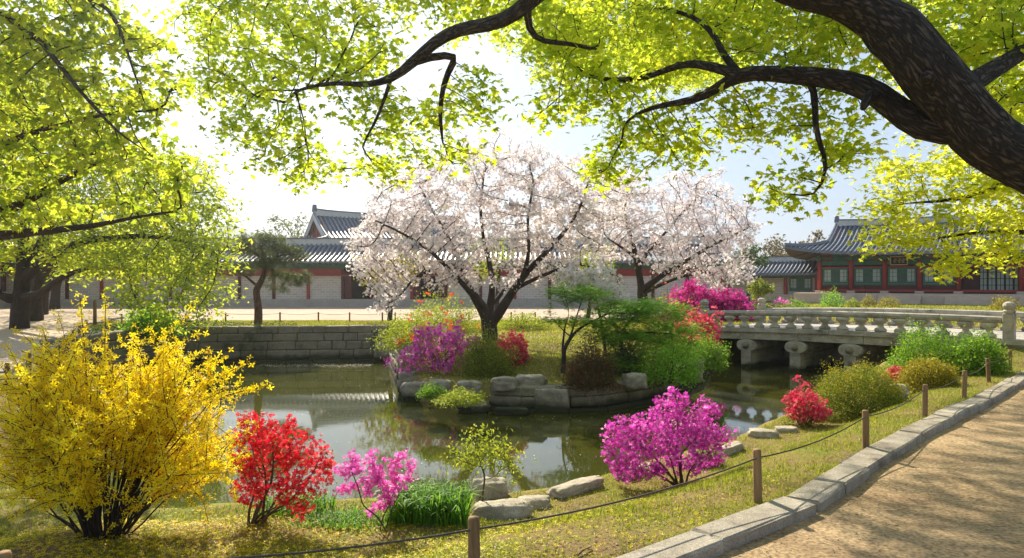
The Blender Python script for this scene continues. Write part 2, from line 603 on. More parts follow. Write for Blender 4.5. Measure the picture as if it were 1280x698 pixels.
def water_mat():
    m, nt, N, L, P = new_mat('water')
    v = coords(N, L)
    r = ramp_node(N, [(.3, (.035, .040, .006)), (.7, (.065, .066, .012))])
    L.new(noise_tex(N, L, v, .4, 3), r.inputs[0])
    L.new(r.outputs[0], P.inputs['Base Color'])
    P.inputs['Roughness'].default_value = .035
    P.inputs['IOR'].default_value = 1.33
    P.inputs['Specular IOR Level'].default_value = .75
    b = N.new('ShaderNodeBump')
    b.inputs['Strength'].default_value = .045
    b.inputs['Distance'].default_value = .02
    L.new(noise_tex(N, L, v, 3.0, 4, .55), b.inputs['Height'])
    L.new(b.outputs[0], P.inputs['Normal'])
    return m


M['water'] = water_mat()

# ------------------------------------------------------------------ terrain
WATER = -0.9
POND = np.array([(-5.0, 8.4), (-3.6, 8.8), (-2, 9.0), (-.6, 9.15), (.4, 9.45), (1.4, 10.4), (3.6, 12.4), (5.0, 14.2), (6.8, 16.6), (9.0, 18.8), (11.9, 21.3),
                 (17.6, 26.6), (13.4, 31.6), (7.3, 26.2), (6.7, 24.4), (5.35, 20.9), (3.6, 17.7), (2.0, 16.3), (.3, 16.1), (-1.0, 16.7), (-2.5, 17.9),
                 (-3.05, 19.3), (-3.6, 22.0), (-4.5, 25.5), (-4.8, 27.4), (-12.9, 26.3), (-12.6, 21.0), (-9.6, 14.0), (-7.0, 10.0)])
WALL_A = np.array([(-12.7, 20.5), (-12.95, 26.3), (-4.8, 27.35), (-3.1, 20)])
WALL_B = np.array([(-.55, 16.55), (.3, 16.12), (2.0, 16.3), (3.6, 17.7), (5.35, 20.9), (6.65, 24.0)])
KERB = np.array([(-2.2, 2.4), (-1.0, 3.65), (.67, 5.25), (2.51, 6.74), (4.19, 8.7), (6.33, 10.98), (8.45, 13.1), (12.2, 17.1), (17, 22), (24, 29)])  # grass-side edge


def offset_poly(pl, d):
    t = np.gradient(pl, axis=0)
    t /= np.linalg.norm(t, axis=1)[:, None]
    n = np.stack([t[:, 1], -t[:, 0]], 1)
    return pl + n * d


KERB_IN = offset_poly(KERB, .33)
PATH_OUT = offset_poly(KERB, 7.5)
PATH = np.concatenate([offset_poly(KERB, .17), PATH_OUT[::-1]])
LPOSTS = np.array([(-9.6, 13.7), (-10.4, 15.5), (-11.3, 17.5), (-12.0, 19.3), (-13.1, 21.5), (-14.6, 24.3), (-15.5, 26.2), (-16.8, 29.0)])


def resample(pl, step):
    pl = np.asarray(pl, float)
    d = np.concatenate([[0], np.cumsum(np.linalg.norm(np.diff(pl, axis=0), axis=1))])
    n = max(2, int(round(d[-1] / step)) + 1)
    s = np.linspace(0, d[-1], n)
    return np.stack([np.interp(s, d, pl[:, k]) for k in range(pl.shape[1])], 1)


def inside(poly, x, y):
    c = np.zeros(x.shape, bool)
    n = len(poly)
    for i in range(n):
        x1, y1 = poly[i]
        x2, y2 = poly[(i + 1) % n]
        cond = (y1 > y) != (y2 > y)
        xi = (x2 - x1) * (y - y1) / (y2 - y1 + 1e-12) + x1
        c ^= cond & (x < xi)
    return c


def dist_poly(poly, x, y, closed=True):
    d = np.full(x.shape, 1e9)
    n = len(poly)
    for i in range(n if closed else n - 1):
        a, b = poly[i], poly[(i + 1) % n]
        ab = b - a
        t = np.clip(((x - a[0]) * ab[0] + (y - a[1]) * ab[1]) / (ab @ ab + 1e-12), 0, 1)
        d = np.minimum(d, np.hypot(x - a[0] - t * ab[0], y - a[1] - t * ab[1]))
    return d


ctrl = []
for p in resample(KERB[:8], 1.0):
    ctrl.append((*p, -.06))
for p in resample(offset_poly(KERB, 4)[:8], 1.5):
    ctrl.append((*p, -.05))
nb = resample(POND[:11], .8)
nn = offset_poly(nb, .45)
for p, q in zip(nb, nn):
    z = -.62 if p[1] < 17 else (-.62 + (p[1] - 17) * .2)
    ctrl += [(*p, z), (*q, z)]
ctrl += [(-3.75, 6.6, -.30), (-2.5, 6.9, -.33), (-1.2, 7.2, -.36), (-4.5, 4.2, -.08), (-2.9, 4.2, -.05), (-8, 6, -.1), (-7.5, 9, -.35), (-10, 13, -.05),
         (13.4, 19.6, .33), (12.6, 19.0, .22), (14.6, 20.8, .38), (13.0, 18.2, .1), (16, 23, .4), (19, 27, .4), (15, 33, .4), (10, 32, .4), (22, 34, .4),
         (8.0, 27.5, .42), (6.0, 28, .4), (2, 29, .4), (-3, 29, .4), (-6, 29, .4), (-12, 29, .4), (-5.5, 27.9, .4), (-12.5, 27, .4), (-9, 27.2, .4), (-14, 27, .38)]
for p in LPOSTS:
    z = .1 + (p[1] - 13.7) / 15.3 * .22
    ctrl += [(*p, z), (p[0] - 4, p[1] + 1, z + .03), (p[0] + 1.2, p[1] - .2, z - .06)]
pen = resample(np.array([(6.7, 24.6), (5.2, 21.2), (3.4, 18.0), (1.9, 16.7), (.3, 16.5), (-.8, 17.0), (-2.1, 18.2), (-2.65, 19.4), (-3.2, 22.0), (-4.1, 25.5)]), 1.0)
for p in pen:
    ctrl.append((*p, -.36 + max(0, (p[1] - 19) * .08)))
ctrl += [(-.6, 22, .28), (1.5, 22, .30), (3.4, 22.5, .28), (-1, 24.5, .34), (2, 25, .36), (4.5, 25, .34), (1, 19.6, .02), (2.8, 20, .06), (-.8, 19.6, .0), (-1.8, 21, .1), (0, 27, .4), (3, 27, .4)]
for a in range(0, 360, 15):
    ctrl.append((60 * math.cos(R(a)), 45 + 60 * math.sin(R(a)), .4))
    ctrl.append((34 * math.cos(R(a)), 42 + 11 * math.sin(R(a)), .4))
CT = np.array(ctrl)


def land(x, y):
    x, y = np.asarray(x, float), np.asarray(y, float)
    sw = np.zeros(x.shape)
    sz = np.zeros(x.shape)
    for cx_, cy_, cz_ in CT:
        d2 = (x - cx_) ** 2 + (y - cy_) ** 2
        w = 1 / (d2 + .12) ** 2
        sw += w
        sz += w * cz_
    return sz / sw


def Hgt(x, y, rough=True):
    x, y = np.asarray(x, float), np.asarray(y, float)
    h = land(x, y)
    if rough:
        h = h + .018 * np.sin(x * 2.1 + .7 * y) * np.sin(y * 1.7 - .4 * x) * (np.hypot(x, y) < 40)
    d = dist_poly(POND, x, y)
    ins = inside(POND, x, y)
    sd = np.where(ins, -d, d)
    wd = np.minimum(dist_poly(WALL_A, x, y, False), dist_poly(WALL_B, x, y, False))
    wk = np.clip(1.6 - wd, 0, 1)
    t = np.clip((.22 + .36 * wk - sd) / .45, 0, 1)
    t = t * t * (3 - 2 * t)
    h = h * (1 - t) + (-1.75) * t
    h = np.where(inside(PATH, x, y), -.22, h)
    return h


def H(x, y):
    return float(land(np.array([x]), np.array([y]))[0])


def ground_pt(px, py):
    """where the ray through a pixel meets the land"""
    Y = 4.0
    best = None
    prev = None
    while Y < 70:
        p = at(px, py, Y)
        g = H(p[0], p[1]) - p[2]
        if prev is not None and g >= 0:
            return np.array([p[0], p[1], H(p[0], p[1])])
        prev = g
        Y *= 1.01
    return p


xs = np.unique(np.concatenate([[-4000, -1500, -600, -250, -120, -75, -55], np.arange(-45, -17, 1.0), np.arange(-17, 18.5, .2), np.arange(19, 46, 1.0), [55, 75, 120, 250, 600, 1500, 4000]]))
ys = np.unique(np.concatenate([[-600, -150, -40, -15, -6, -3], np.arange(-1, 34, .2), np.arange(34, 72, 1.0), [80, 100, 150, 300, 700, 1500, 5000]]))
gx, gy = np.meshgrid(xs, ys)
gz = Hgt(gx, gy)
nxg, nyg = len(xs), len(ys)
idx = np.arange(nxg * nyg).reshape(nyg, nxg)
quads = np.stack([idx[:-1, :-1], idx[:-1, 1:], idx[1:, 1:], idx[1:, :-1]], -1).reshape(-1, 4)
me = mesh_np('ground', np.stack([gx, gy, gz], -1).reshape(-1, 3), quads, M['ground'], True)
tag(link('ground', me), kind='structure')

# water sheet
wp = np.array([(-16, 6), (20, 6), (22, 34), (-16, 34)])
me = mesh_np('water', np.c_[wp, np.full(4, WATER)], np.array([[0, 1, 2, 3]]), M['water'])
tag(link('water', me), kind='structure')

# path at right: dense strip
inn, out = resample(offset_poly(KERB, .2), .25), None
out = offset_poly(inn, 7.3)
V, n = [], 14
for k in range(n):
    t = (k / (n - 1)) ** 1.3
    q = inn * (1 - t) + out * t
    z = -.10 + .012 * np.sin(q[:, 0] * 1.9 + q[:, 1]) * np.cos(q[:, 1] * 1.3) - .01
    V.append(np.c_[q, z])
V = np.concatenate(V)
m_ = len(inn)
ii = np.arange(n * m_).reshape(n, m_)
tag(link('path', mesh_np('path', V, np.stack([ii[:-1, :-1], ii[1:, :-1], ii[1:, 1:], ii[:-1, 1:]], -1).reshape(-1, 4), M['path_sand'], True)), kind='structure')

# kerb of long stones along the path
kb = MB()
kl = resample(KERB, .02)
dk = np.concatenate([[0], np.cumsum(np.linalg.norm(np.diff(kl, axis=0), axis=1))])
s = 0.0
while s < dk[-1] - 1.4:
    L_ = random.uniform(.7, 1.5)
    a = np.array([np.interp(s, dk, kl[:, k]) for k in (0, 1)])
    b = np.array([np.interp(s + L_ - .018, dk, kl[:, k]) for k in (0, 1)])
    t = (b - a) / np.linalg.norm(b - a)
    nrm = np.array([t[1], -t[0]])
    c = (a + b) / 2 + nrm * (.165 + random.uniform(-.012, .012))
    kb.box((c[0], c[1], -.125 + random.uniform(-.010, .010)), (np.linalg.norm(b - a), .32, .24), math.atan2(t[1], t[0]) + random.uniform(-.008, .008), bev=.02, jit=.009)
    s += L_
tag(kb.build('kerb', M['kerb']), kind='structure')

# courtyard sand beyond the pond, left path
cyd = np.array([(-46, 33.2), (-19, 32.6), (-16.9, 31.2), (-5, 31.0), (3.5, 31.2), (5.0, 33), (9, 36.5), (14, 40), (16, 49.4), (-46, 49.4)])
tag(link('courtyard', mesh_np('courtyard', np.c_[cyd, np.full(len(cyd), .42)], np.arange(len(cyd))[None, :], M['court_sand'])), kind='structure')
lp = resample(LPOSTS, .8)
lp = np.concatenate([[(-6.2, 6.0), (-8.4, 11.2)], lp, [(-17.4, 32.9)]])
lp = resample(lp, .8)
lpi = offset_poly(lp, -.32)
V = []
for k in range(8):
    q = offset_poly(lp, -.32 - k * 1.5)
    V.append(np.c_[q, np.maximum(land(q[:, 0], q[:, 1]), land(lpi[:, 0], lpi[:, 1])) + .05])
n, m_ = 8, len(lp)
ii = np.arange(n * m_).reshape(n, m_)
tag(link('side_path', mesh_np('side_path', np.concatenate(V), np.stack([ii[:-1, :-1], ii[:-1, 1:], ii[1:, 1:], ii[1:, :-1]], -1).reshape(-1, 4), M['court_sand'], True)), kind='structure')
kb = MB()
for a, b in zip(lpi[:-1], lpi[1:]):
    c = (a + b) / 2
    t = b - a
    kb.box((c[0], c[1], H(c[0], c[1]) + .03), (np.linalg.norm(t) - .02, .16, .16), math.atan2(t[1], t[0]), bev=.012)
tag(kb.build('side_path_kerb', M['kerb']), kind='structure')


# ------------------------------------------------------------------ stone walls
def block_wall(mb, pl, z0, ztop, courses, lmin, lmax, depth=.4, jit=.012, outward=1, batter=.05):
    """courses of separate blocks along polyline pl (outer face), stacked from z0 to ztop(s)"""
    pl = resample(pl, .05)
    d = np.concatenate([[0], np.cumsum(np.linalg.norm(np.diff(pl, axis=0), axis=1))])

    def P(s):
        return np.array([np.interp(s, d, pl[:, 0]), np.interp(s, d, pl[:, 1])])
    z = z0
    for ci, h in enumerate(courses):
        s = -random.uniform(0, lmin)
        while s < d[-1]:
            L_ = random.uniform(lmin, lmax)
            a, b = P(max(0, s)), P(min(d[-1], s + L_))
            if np.linalg.norm(b - a) > .12:
                t = (b - a) / np.linalg.norm(b - a)
                nrm = np.array([t[1], -t[0]]) * outward
                rec = depth / 2 + ci * batter + random.uniform(-.02, .02)
                c = (a + b) / 2 - nrm * rec
                mb.box((c[0], c[1], z + h / 2), (np.linalg.norm(b - a) - .02, depth, h - .016), math.atan2(t[1], t[0]) + random.uniform(-.015, .015), bev=.03, jit=jit)
            s += L_
        z += h


# back retaining wall (outer face towards the pond)
w = MB()
block_wall(w, np.array([(-12.85, 20.5), (-13.0, 26.3)]), -1.15, 0, [.3, .36, .32, .30, .28], .45, 1.1, outward=1)
block_wall(w, np.array([(-12.9, 26.35), (-4.75, 27.4)]), -1.15, 0, [.3, .36, .32, .30, .28], .45, 1.1, outward=1)
w_top = tag(w.build('stone_wall', M['wall_stone']), 'grey block retaining wall at the far edge of the pond below the pine', 'wall')
w = MB()
block_wall(w, np.array([(-.55, 16.55), (.3, 16.12), (2.0, 16.3), (3.6, 17.7), (5.35, 20.9), (6.65, 24.0)]), -1.15, 0, [.34, .25, .24], .5, 1.15, outward=1, batter=.03)
tag(w.build('stone_wall', M['wall_stone']), 'low mossy stone wall edging the flowering peninsula in the pond', 'wall')
w = MB()
block_wall(w, np.array([(-4.75, 27.3), (-4.4, 25.6), (-3.7, 22.6), (-3.2, 20.2)]), -1.15, 0, [.34, .32, .3, .2], .5, 1.1, outward=1)
tag(w.build('stone_wall', M['wall_stone']), 'short stone wall behind the violet azalea on the side of the peninsula', 'wall')


def rock_mesh(name, size, seed, boxy=.5, rough=.20, mat_='rock', sub=4):
    bm = bmesh.new()
    bmesh.ops.create_icosphere(bm, subdivisions=sub, radius=1)
    off = Vector((seed * 13.7, seed * 7.1, seed * 3.3))
    for v in bm.verts:
        c = v.co.normalized()
        m_ = max(abs(c.x), abs(c.y), abs(c.z))
        p = c.lerp(c / m_ * .82, boxy)
        k = 1 + rough * mnoise.noise(c * 1.6 + off) + rough * .55 * mnoise.noise(c * 4.3 + off) + rough * .3 * mnoise.noise(c * 9 + off) + rough * .15 * mnoise.noise(c * 20 + off)
        k = k - .10 * max(0, mnoise.noise(c * 3.1 - off))  # chipped flats
        v.co = Vector((p.x * size[0] * k, p.y * size[1] * k, p.z * size[2] * k))
    me = bpy.data.meshes.new(name)
    bm.to_mesh(me)
    bm.free()
    me.materials.append(M[mat_])
    for p in me.polygons:
        p.use_smooth = sub > 2
    return me


def rock(px, py, wpx, hpx, z, label, deep=.7, boxy=.6, mat_='rock', rz=None, group=None, rough=.16):
    """centre of the rock's visible face at pixel (px, py); z its foot"""
    Y = FOC * (EYE - z) / (py + hpx / 2 - HY)
    p = at(px, py, Y)
    sx, sz = wpx * Y / FOC / 2 * .96, hpx * Y / FOC / 2 * 1.12
    sy = max(.12, sx * deep)
    me = rock_mesh('rock', (sx, sy, sz), random.uniform(0, 90), boxy, rough, mat_)
    o = link('rock', me, None, (p[0], p[1] + sy * .8, p[2] - sz * .16), random.uniform(-.25, .25) if rz is None else rz)
    return tag(o, label, 'rock', group)


RB = 'rocks along the pond bank'
rock(513, 478, 40, 32, WATER, 'tall square boulder at the corner of the peninsula under the violet azalea', group=RB)
rock(521, 489, 50, 26, WATER, 'slanting dark boulder leaning out in front of the tall square one at the corner', group=RB, deep=.5)
rock(553, 497, 44, 14, WATER, 'flat low stone covered in moss at the waterline below the olive shrub', group=RB)
rock(590, 510, 46, 14, WATER, 'flat stone at the waterline beside the mossy ledge, left of the long flat stone', group=RB)
rock(690, 500, 54, 34, WATER, 'largest upright block set in the peninsula wall', group=RB, boxy=.88, deep=.35, rz=-.12, rough=.10)
rock(640, 515, 52, 10, WATER, 'long flat stone lying at the water in front of the peninsula wall', group=RB, boxy=.85, deep=.4, rz=0.0)
rock(630, 480, 40, 18, -.42, 'dark boulder on top of the peninsula wall below the red azalea', group=RB)
rock(664, 477, 48, 17, -.40, 'broad dark boulder on top of the wall, left of the largest upright block', group=RB)
rock(585, 484, 40, 16, -.45, 'weathered stone at the foot of the olive shrub on the peninsula', group=RB)
rock(548, 483, 36, 16, -.5, 'small stone on the ledge behind the slanting boulder', group=RB)
rock(795, 476, 36, 20, -.40, 'dark boulder under the green maple leaves on the wall', group=RB)
rock(870, 462, 26, 30, -.42, 'upright stone on the wall near the bridge below the green bush', group=RB)
rock(480, 438, 30, 22, WATER + .1, 'pale block lying at the foot of the far wall beside the peninsula', group=RB, boxy=.8)
rock(478, 424, 22, 10, -.3, 'thin slab on the far wall end above the pale block', group=RB, boxy=.8)
rock(515, 628, 120, 30, -.78, 'long pale rock behind the tall grass clump at the water', mat_='pale_rock', group=RB, deep=.4)
rock(612, 620, 54, 44, -.80, 'pale rock at the water behind the young shrub', mat_='pale_rock', group=RB)
rock(628, 644, 90, 30, -.62, 'broad pale rock beside the nearest wooden post', mat_='pale_rock', group=RB, deep=.5)
rock(668, 633, 50, 20, -.66, 'low pale rock between the broad rock and the long slab', mat_='pale_rock', group=RB)
rock(722, 613, 112, 20, -.66, 'long pale slab edging the pond left of the magenta azalea', mat_='pale_rock', group=RB, boxy=.85, deep=.25, rz=.75)
rock(800, 592, 90, 16, -.66, 'pale slab edging the pond below the magenta azalea', mat_='pale_rock', group=RB, boxy=.85, deep=.25, rz=.75)
rock(915, 563, 66, 14, -.66, 'pale slab edging the pond right of the magenta azalea', mat_='pale_rock', group=RB, boxy=.85, deep=.25, rz=.8)
rock(958, 545, 42, 15, -.68, 'rounded pale rock at the water between the magenta and the rose azalea', mat_='pale_rock', group=RB)
rock(986, 539, 32, 9, -.64, 'low flat rock just left of the rose azalea', mat_='pale_rock', group=RB)
rock(1120, 491, 44, 24, -.30, 'pale angular rock between the two clipped yellow-green shrubs', mat_='pale_rock', group=RB)


# ------------------------------------------------------------------ wooden posts and ropes
def post_mesh(h, r):
    m = MB()
    m.lathe([(r * 1.02, -.3), (r, 0), (r * .99, h * .6), (r * .97, h - .018), (r * .86, h)], sides=14)
    g = MB()
    return m.mesh('wooden_post', M['post_wood'], True)


near_posts = [(-2.93, 4.18), (-.25, 4.80), (2.32, 6.79), (4.38, 8.91), (6.42, 11.2), (8.16, 13.0), (10.0, 15.1), (11.75, 17.0)]
plab = ['nearest wooden post at the very left, in front of the forsythia', 'wooden post in front of the young shrub and the grass clump', 'wooden post right of the magenta azalea',
        'wooden post in front of the large clipped yellow-green shrub', 'wooden post right of the large clipped shrub, at the small clipped shrub', 'wooden post in front of the bright green shrub nearest the bridge',
        'second farthest wooden post of the path fence, right of the bright green shrub', 'farthest wooden post of the path fence near the bridge end post']
pm = post_mesh(.5, .041)
tops = []
for (x, y), lb in zip(near_posts, plab):
    z = H(x, y)
    dz = -.0 if y > 5 else -.0
    o = link('wooden_post', pm, None, (x, y, z), random.uniform(0, 6))
    o.rotation_euler = (random.uniform(-.035, .035), random.uniform(-.04, .04), random.uniform(0, 6))
    tag(o, lb, 'post', 'posts of the rope fence along the path')
    tops.append((x, y, z + .5 - .075))


def rope(tops, label, sag, r=.010, group=None):
    pts = []
    for a, b in zip(tops[:-1], tops[1:]):
        a, b = np.array(a), np.array(b)
        for t in np.linspace(0, 1, 13)[:-1]:
            p = a * (1 - t) + b * t
            pts.append(p - np.array([0, 0, sag * 4 * t * (1 - t)]))
    pts.append(np.array(tops[-1]))
    m = MB()
    m.tube(pts, r, 6)
    return tag(m.build('rope', M['rope'], smooth=True), label, 'rope', group)


tops2 = [(t[0] - .0, t[1], t[2]) for t in tops]
rope([(-6.2, 3.4, .38)] + tops2, 'dark rope running from post to post along the path', .07, .0075)
lm = post_mesh(.40, .05)
for k, (x, y) in enumerate(LPOSTS[:-1]):
    o = link('wooden_post', lm, None, (x, y, H(x, y)), random.uniform(0, 6))
    tag(o, ['nearest dark post of the left path edge, at the picture border', 'second dark post from the near end of the left path edge', 'third dark post from the near end of the left path edge', 'fourth dark post from the near end of the left path edge',
            'fifth dark post along the left path edge, behind the forsythia shoots', 'sixth dark post along the left path edge, third before the tall post', 'last short post of the left path edge before the tall post'][k], 'post', 'posts along the left path')
x, y = LPOSTS[-1]
tall = MB()
tall.lathe([(.07, -.2), (.065, .9), (.06, 1.0), (.04, 1.03)], sides=12)
tag(tall.build('tall_post', M['post_wood'], smooth=True, loc=(x, y, H(x, y))), 'tall wooden post at the far end of the left path edge', 'post')
cm = post_mesh(.40, .035)
ctop = []
for k, px in enumerate([152, 232, 282, 350, 398, 437, 478, 494, 586, 639, 653, 669]):
    Y = 30.6
    p = at(px, 400, Y)
    z = H(p[0], Y)
    o = link('wooden_post', cm, None, (p[0], Y, z), 0)
    side = ['left of the round bush above the far wall', 'first right of the round bush above the far wall', 'just left of the pine trunk', 'first right of the pine trunk', 'second right of the pine trunk', 'third right of the pine trunk', 'fourth right of the pine trunk',
            'fifth right of the pine trunk, under the white blossom tip', 'behind the cherry trunk', 'first right of the cherry trunk', 'second right of the cherry trunk', 'third right of the cherry trunk'][k]
    tag(o, 'thin dark sand-edge post ' + side, 'post', 'posts along the courtyard edge')
    ctop.append((p[0], Y, z + .34))
rope(ctop, 'thin rope of the low fence along the sandy courtyard edge', .04, .008)


# ------------------------------------------------------------------ buildings
def giwa_roof(root, Lx, Wy, over, z_eave, z_ridge, vg=1.0, gin=0.0, up=0.35, rib=.34, name='roof', sides_vis=(1, 1), overx=None, mats=None):
    """tiled roof in local space: x along the ridge, y across (front is -y). vg < 1: hip and gable with gables gin metres inside the walls."""
    Lh, Wh = Lx / 2 + (over if overx is None else overx), Wy / 2 + over
    xg = Lx / 2 - gin if vg < 1 else Lh
    dz = z_ridge - z_eave

    def X(v):
        return Lh - (Lh - xg) * min(1, v / vg) if vg < 1 else Lh

    def Yv(v):
        return Wh * (1 - v)

    def prof(v):
        return z_eave + dz * (.62 * v + .38 * v * v)

    def U(v):
        return up * max(0, 1 - v / min(vg, .6)) ** 1.5

    def front(x, v, sg, lift=0):
        xx = X(v)
        return np.array([x, sg * Yv(v), prof(v) + U(v) * min(1, abs(x) / xx) ** 5 + lift])

    def side(y, v, sg, lift=0):
        yy = max(Yv(v), 1e-6)
        return np.array([sg * X(v), y, prof(v) + U(v) * min(1, abs(y) / yy) ** 5 + lift])
    m = MB()
    nu, nv = 28, 10

    def sheet(fn, lim, vmax, sg, flip, lift, mi):
        P = []
        for j in range(nv + 1):
            v = vmax * j / nv
            for i in range(nu + 1):
                s = -1 + 2 * i / nu
                s = math.copysign(abs(s) ** .8, s)
                P.append(fn(s * lim(v), v, sg, lift))
        fs = []
        for j in range(nv):
            for i in range(nu):
                a = j * (nu + 1) + i
                f = (a, a + 1, a + nu + 2, a + nu + 1)
                fs.append(f[::-1] if flip else f)
        m.add(P, fs, mi)
    for sg in (-1, 1):
        sheet(front, X, 1.0, sg, sg > 0, 0, 0)
        sheet(front, X, min(1.0, .97), sg, sg < 0, -.16, 2)
        # front edge fascia of the eave
        P = []
        for i in range(nu + 1):
            s = -1 + 2 * i / nu
            P += [front(s * Lh, 0, sg, 0), front(s * Lh, 0, sg, -.16)]
        m.add(P, [(2 * i, 2 * i + 1, 2 * i + 3, 2 * i + 2) for i in range(nu)], 1)
        # ribs of round tiles
        x = -Lh + .12
        while x < Lh - .05:
            vm = 1.0
            if vg < 1 and abs(x) > xg:
                vm = vg * (Lh - abs(x)) / (Lh - xg)
            if vm > .06:
                k = max(3, int(10 * vm))
                m.tube([front(x, vm * j / k, sg, .045) for j in range(k + 1)], .085, 5, 1)
            x += rib
    if vg < 1:
        for sg in (-1, 1):
            sheet(side, Yv, vg, sg, sg < 0, 0, 0)
            sheet(side, Yv, vg * .97, sg, sg > 0, -.16, 2)
            P = []
            for i in range(nu + 1):
                s = -1 + 2 * i / nu
                P += [side(s * Wh, 0, sg, 0), side(s * Wh, 0, sg, -.16)]
            m.add(P, [(2 * i, 2 * i + 1, 2 * i + 3, 2 * i + 2) for i in range(nu)], 1)
            y = -Wh + .12
            while y < Wh - .05:
                vm = min(vg, 1 - abs(y) / Wh)
                if vm > .05:
                    k = max(3, int(8 * vm))
                    m.tube([side(y, vm * j / k, sg, .045) for j in range(k + 1)], .085, 5, 1)
                y += rib
    rf = m.build(name, [M['tile_pan'], M['tile_rib'], M['soffit']], root, smooth=False)
    # ridge: plaster band with a tile cap, raised ends
    r = MB()
    pts = []
    for i in range(13):
        s = -1 + i / 6
        pts.append((s * xg, 0, z_ridge + .14 + .16 * abs(s) ** 4))
    for (a, b) in zip(pts[:-1], pts[1:]):
        a, b = np.array(a), np.array(b)
        for hw, z0, z1, mi in ((.15, -.25, .22, 0), (.2, .22, .32, 1)):
            P = [a + (0, -hw, z0), b + (0, -hw, z0), b + (0, hw, z0), a + (0, hw, z0), a + (0, -hw, z1), b + (0, -hw, z1), b + (0, hw, z1), a + (0, hw, z1)]
            r.add(P, [(0, 3, 2, 1), (4, 5, 6, 7), (0, 1, 5, 4), (1, 2, 6, 5), (2, 3, 7, 6), (3, 0, 4, 7)], mi)
    for sg in (-1, 1):
        r.box((sg * (xg - .1), 0, z_ridge + .62), (.42, .34, .62), mi=1, bev=.05, taper=.75)
    r.build('ridge', [M['plaster'], M['tile_rib']], rf)
    # descending ridges on gables and hips
    for sx in (-1, 1):
        for sy in (-1, 1):
            h = MB()
            v0 = vg if vg < 1 else 0.0
            gp = [front(sx * (xg - .06), v0 + (1 - v0) * j / 8, sy, .12) for j in range(9)]
            h.tube(gp, .17, 6, 0)
            h.tube([p + (0, 0, .13) for p in gp], .11, 6, 1)
            if vg < 1:
                hp = [front(sx * (X(vg * j / 8) - .02), vg * j / 8, sy, .10) for j in range(9)]
                h.tube(hp, .16, 6, 1)
                h.tube([p + (0, 0, .13) for p in hp], .10, 6, 1)
                for j in range(3):
                    q = hp[1 + j]
                    h.box(q + (0, 0, .28), (.12, .12, .26), taper=.5, mi=1)
            h.build('hip_ridge', [M['plaster'], M['tile_rib']], rf)
    if vg < 1:
        for sx in (-1, 1):
            g = MB()
            xx = sx * (xg - .35)
            zt, zb = z_ridge - .05, prof(vg) - .05
            yb = Yv(vg)
            g.add([(xx, -yb, zb), (xx, yb, zb), (xx, 0, zt), (xx - sx * .1, -yb, zb), (xx - sx * .1, yb, zb), (xx - sx * .1, 0, zt)], [(0, 1, 2), (5, 4, 3), (0, 2, 5, 3), (1, 4, 5, 2), (0, 3, 4, 1)], 0)
            # planks seams and barge boards
            for k in range(-6, 7):
                y = k * yb / 7
                hgt = (zt - zb) * (1 - abs(y) / yb)
                if hgt > .2:
                    g.box((xx + sx * .02, y, zb + hgt / 2), (.04, .06, hgt - .08), mi=1)
            for sy in (-1, 1):
                gp = [front(sx * (xg + .02), vg + (1 - vg) * j / 8, sy, -.17) for j in range(9)]
                for a, b in zip(gp[:-1], gp[1:]):
                    g.add([a + (0, 0, -.16), b + (0, 0, -.16), b + (0, 0, .16), a + (0, 0, .16), a + (-sx * .06, 0, -.16), b + (-sx * .06, 0, -.16), b + (-sx * .06, 0, .16), a + (-sx * .06, 0, .16)],
                          [(0, 1, 2, 3), (7, 6, 5, 4), (0, 4, 5, 1), (3, 2, 6, 7)], 2)
            g.build('gable', [M['red_wood'], M['dark_red'], M['plaster']], rf)
    # rafters under the eaves
    ra = MB()
    for sg in (-1, 1):
        x = -Lx / 2
        while x <= Lx / 2:
            a, b = front(x, .02, sg, -.24), front(x, .5 * over / Wh + .25, sg, -.26)
            ra.tube([a, b], .065, 6, 0)
            x += .36
        ra.box((0, sg * (Wy / 2 + .02), z_eave - .28), (Lx, .2, .18), mi=1)
    if vg < 1:
        for sg in (-1, 1):
            y = -Wy / 2
            while y <= Wy / 2:
                ra.tube([side(y, .02, sg, -.24), side(y * .9, .3 * vg + .1, sg, -.26)], .065, 6, 0)
                y += .36
    ra.build('rafters', [M['soffit'], M['green_wood']], root)
    return rf


def window_bay(root, x0, x1, z0, z1, y, kind='paper'):
    f = MB()
    cxm, wdt, hh = (x0 + x1) / 2, x1 - x0, z1 - z0
    for z in (z0, z1):
        f.box((cxm, y, z), (wdt, .14, .12))
    for x in (x0 + .06, x1 - .06):
        f.box((x, y - .003, (z0 + z1) / 2), (.12, .13, hh - .12))
    fr = f.build('window', M['green_wood'], root)
    p = MB()
    p.box((cxm, y + .05, (z0 + z1) / 2), (wdt - .24, .03, hh - .12))
    p.build('pane', M['paper'], fr)
    l = MB()
    third = (wdt - .24) / 3.4
    n = 5
    l.box((cxm, y + .02, (z0 + z1) / 2), (wdt * .36, .05, hh - .14), mi=0)
    for k in range(4):
        l.box((cxm - wdt * .16 + k * wdt * .107, y - .02, (z0 + z1) / 2), (.035, .04, hh - .16), mi=1)
    for s_ in (-1, 1):
        xx = cxm + s_ * (wdt * .33)
        l.box((xx, y + .02, (z0 + z1) / 2), (.03, .05, hh - .14), mi=1)
        for k in range(3):
            l.box((xx, y + .022, z0 + hh * (k + 1) / 4), (wdt * .26, .045, .025), mi=1)
    l.box((cxm, y + .0, z0 + hh * .12), (wdt - .26, .05, hh * .13), mi=0)
    l.build('lattice', [M['lattice'], M['green_wood']], fr)
    return fr


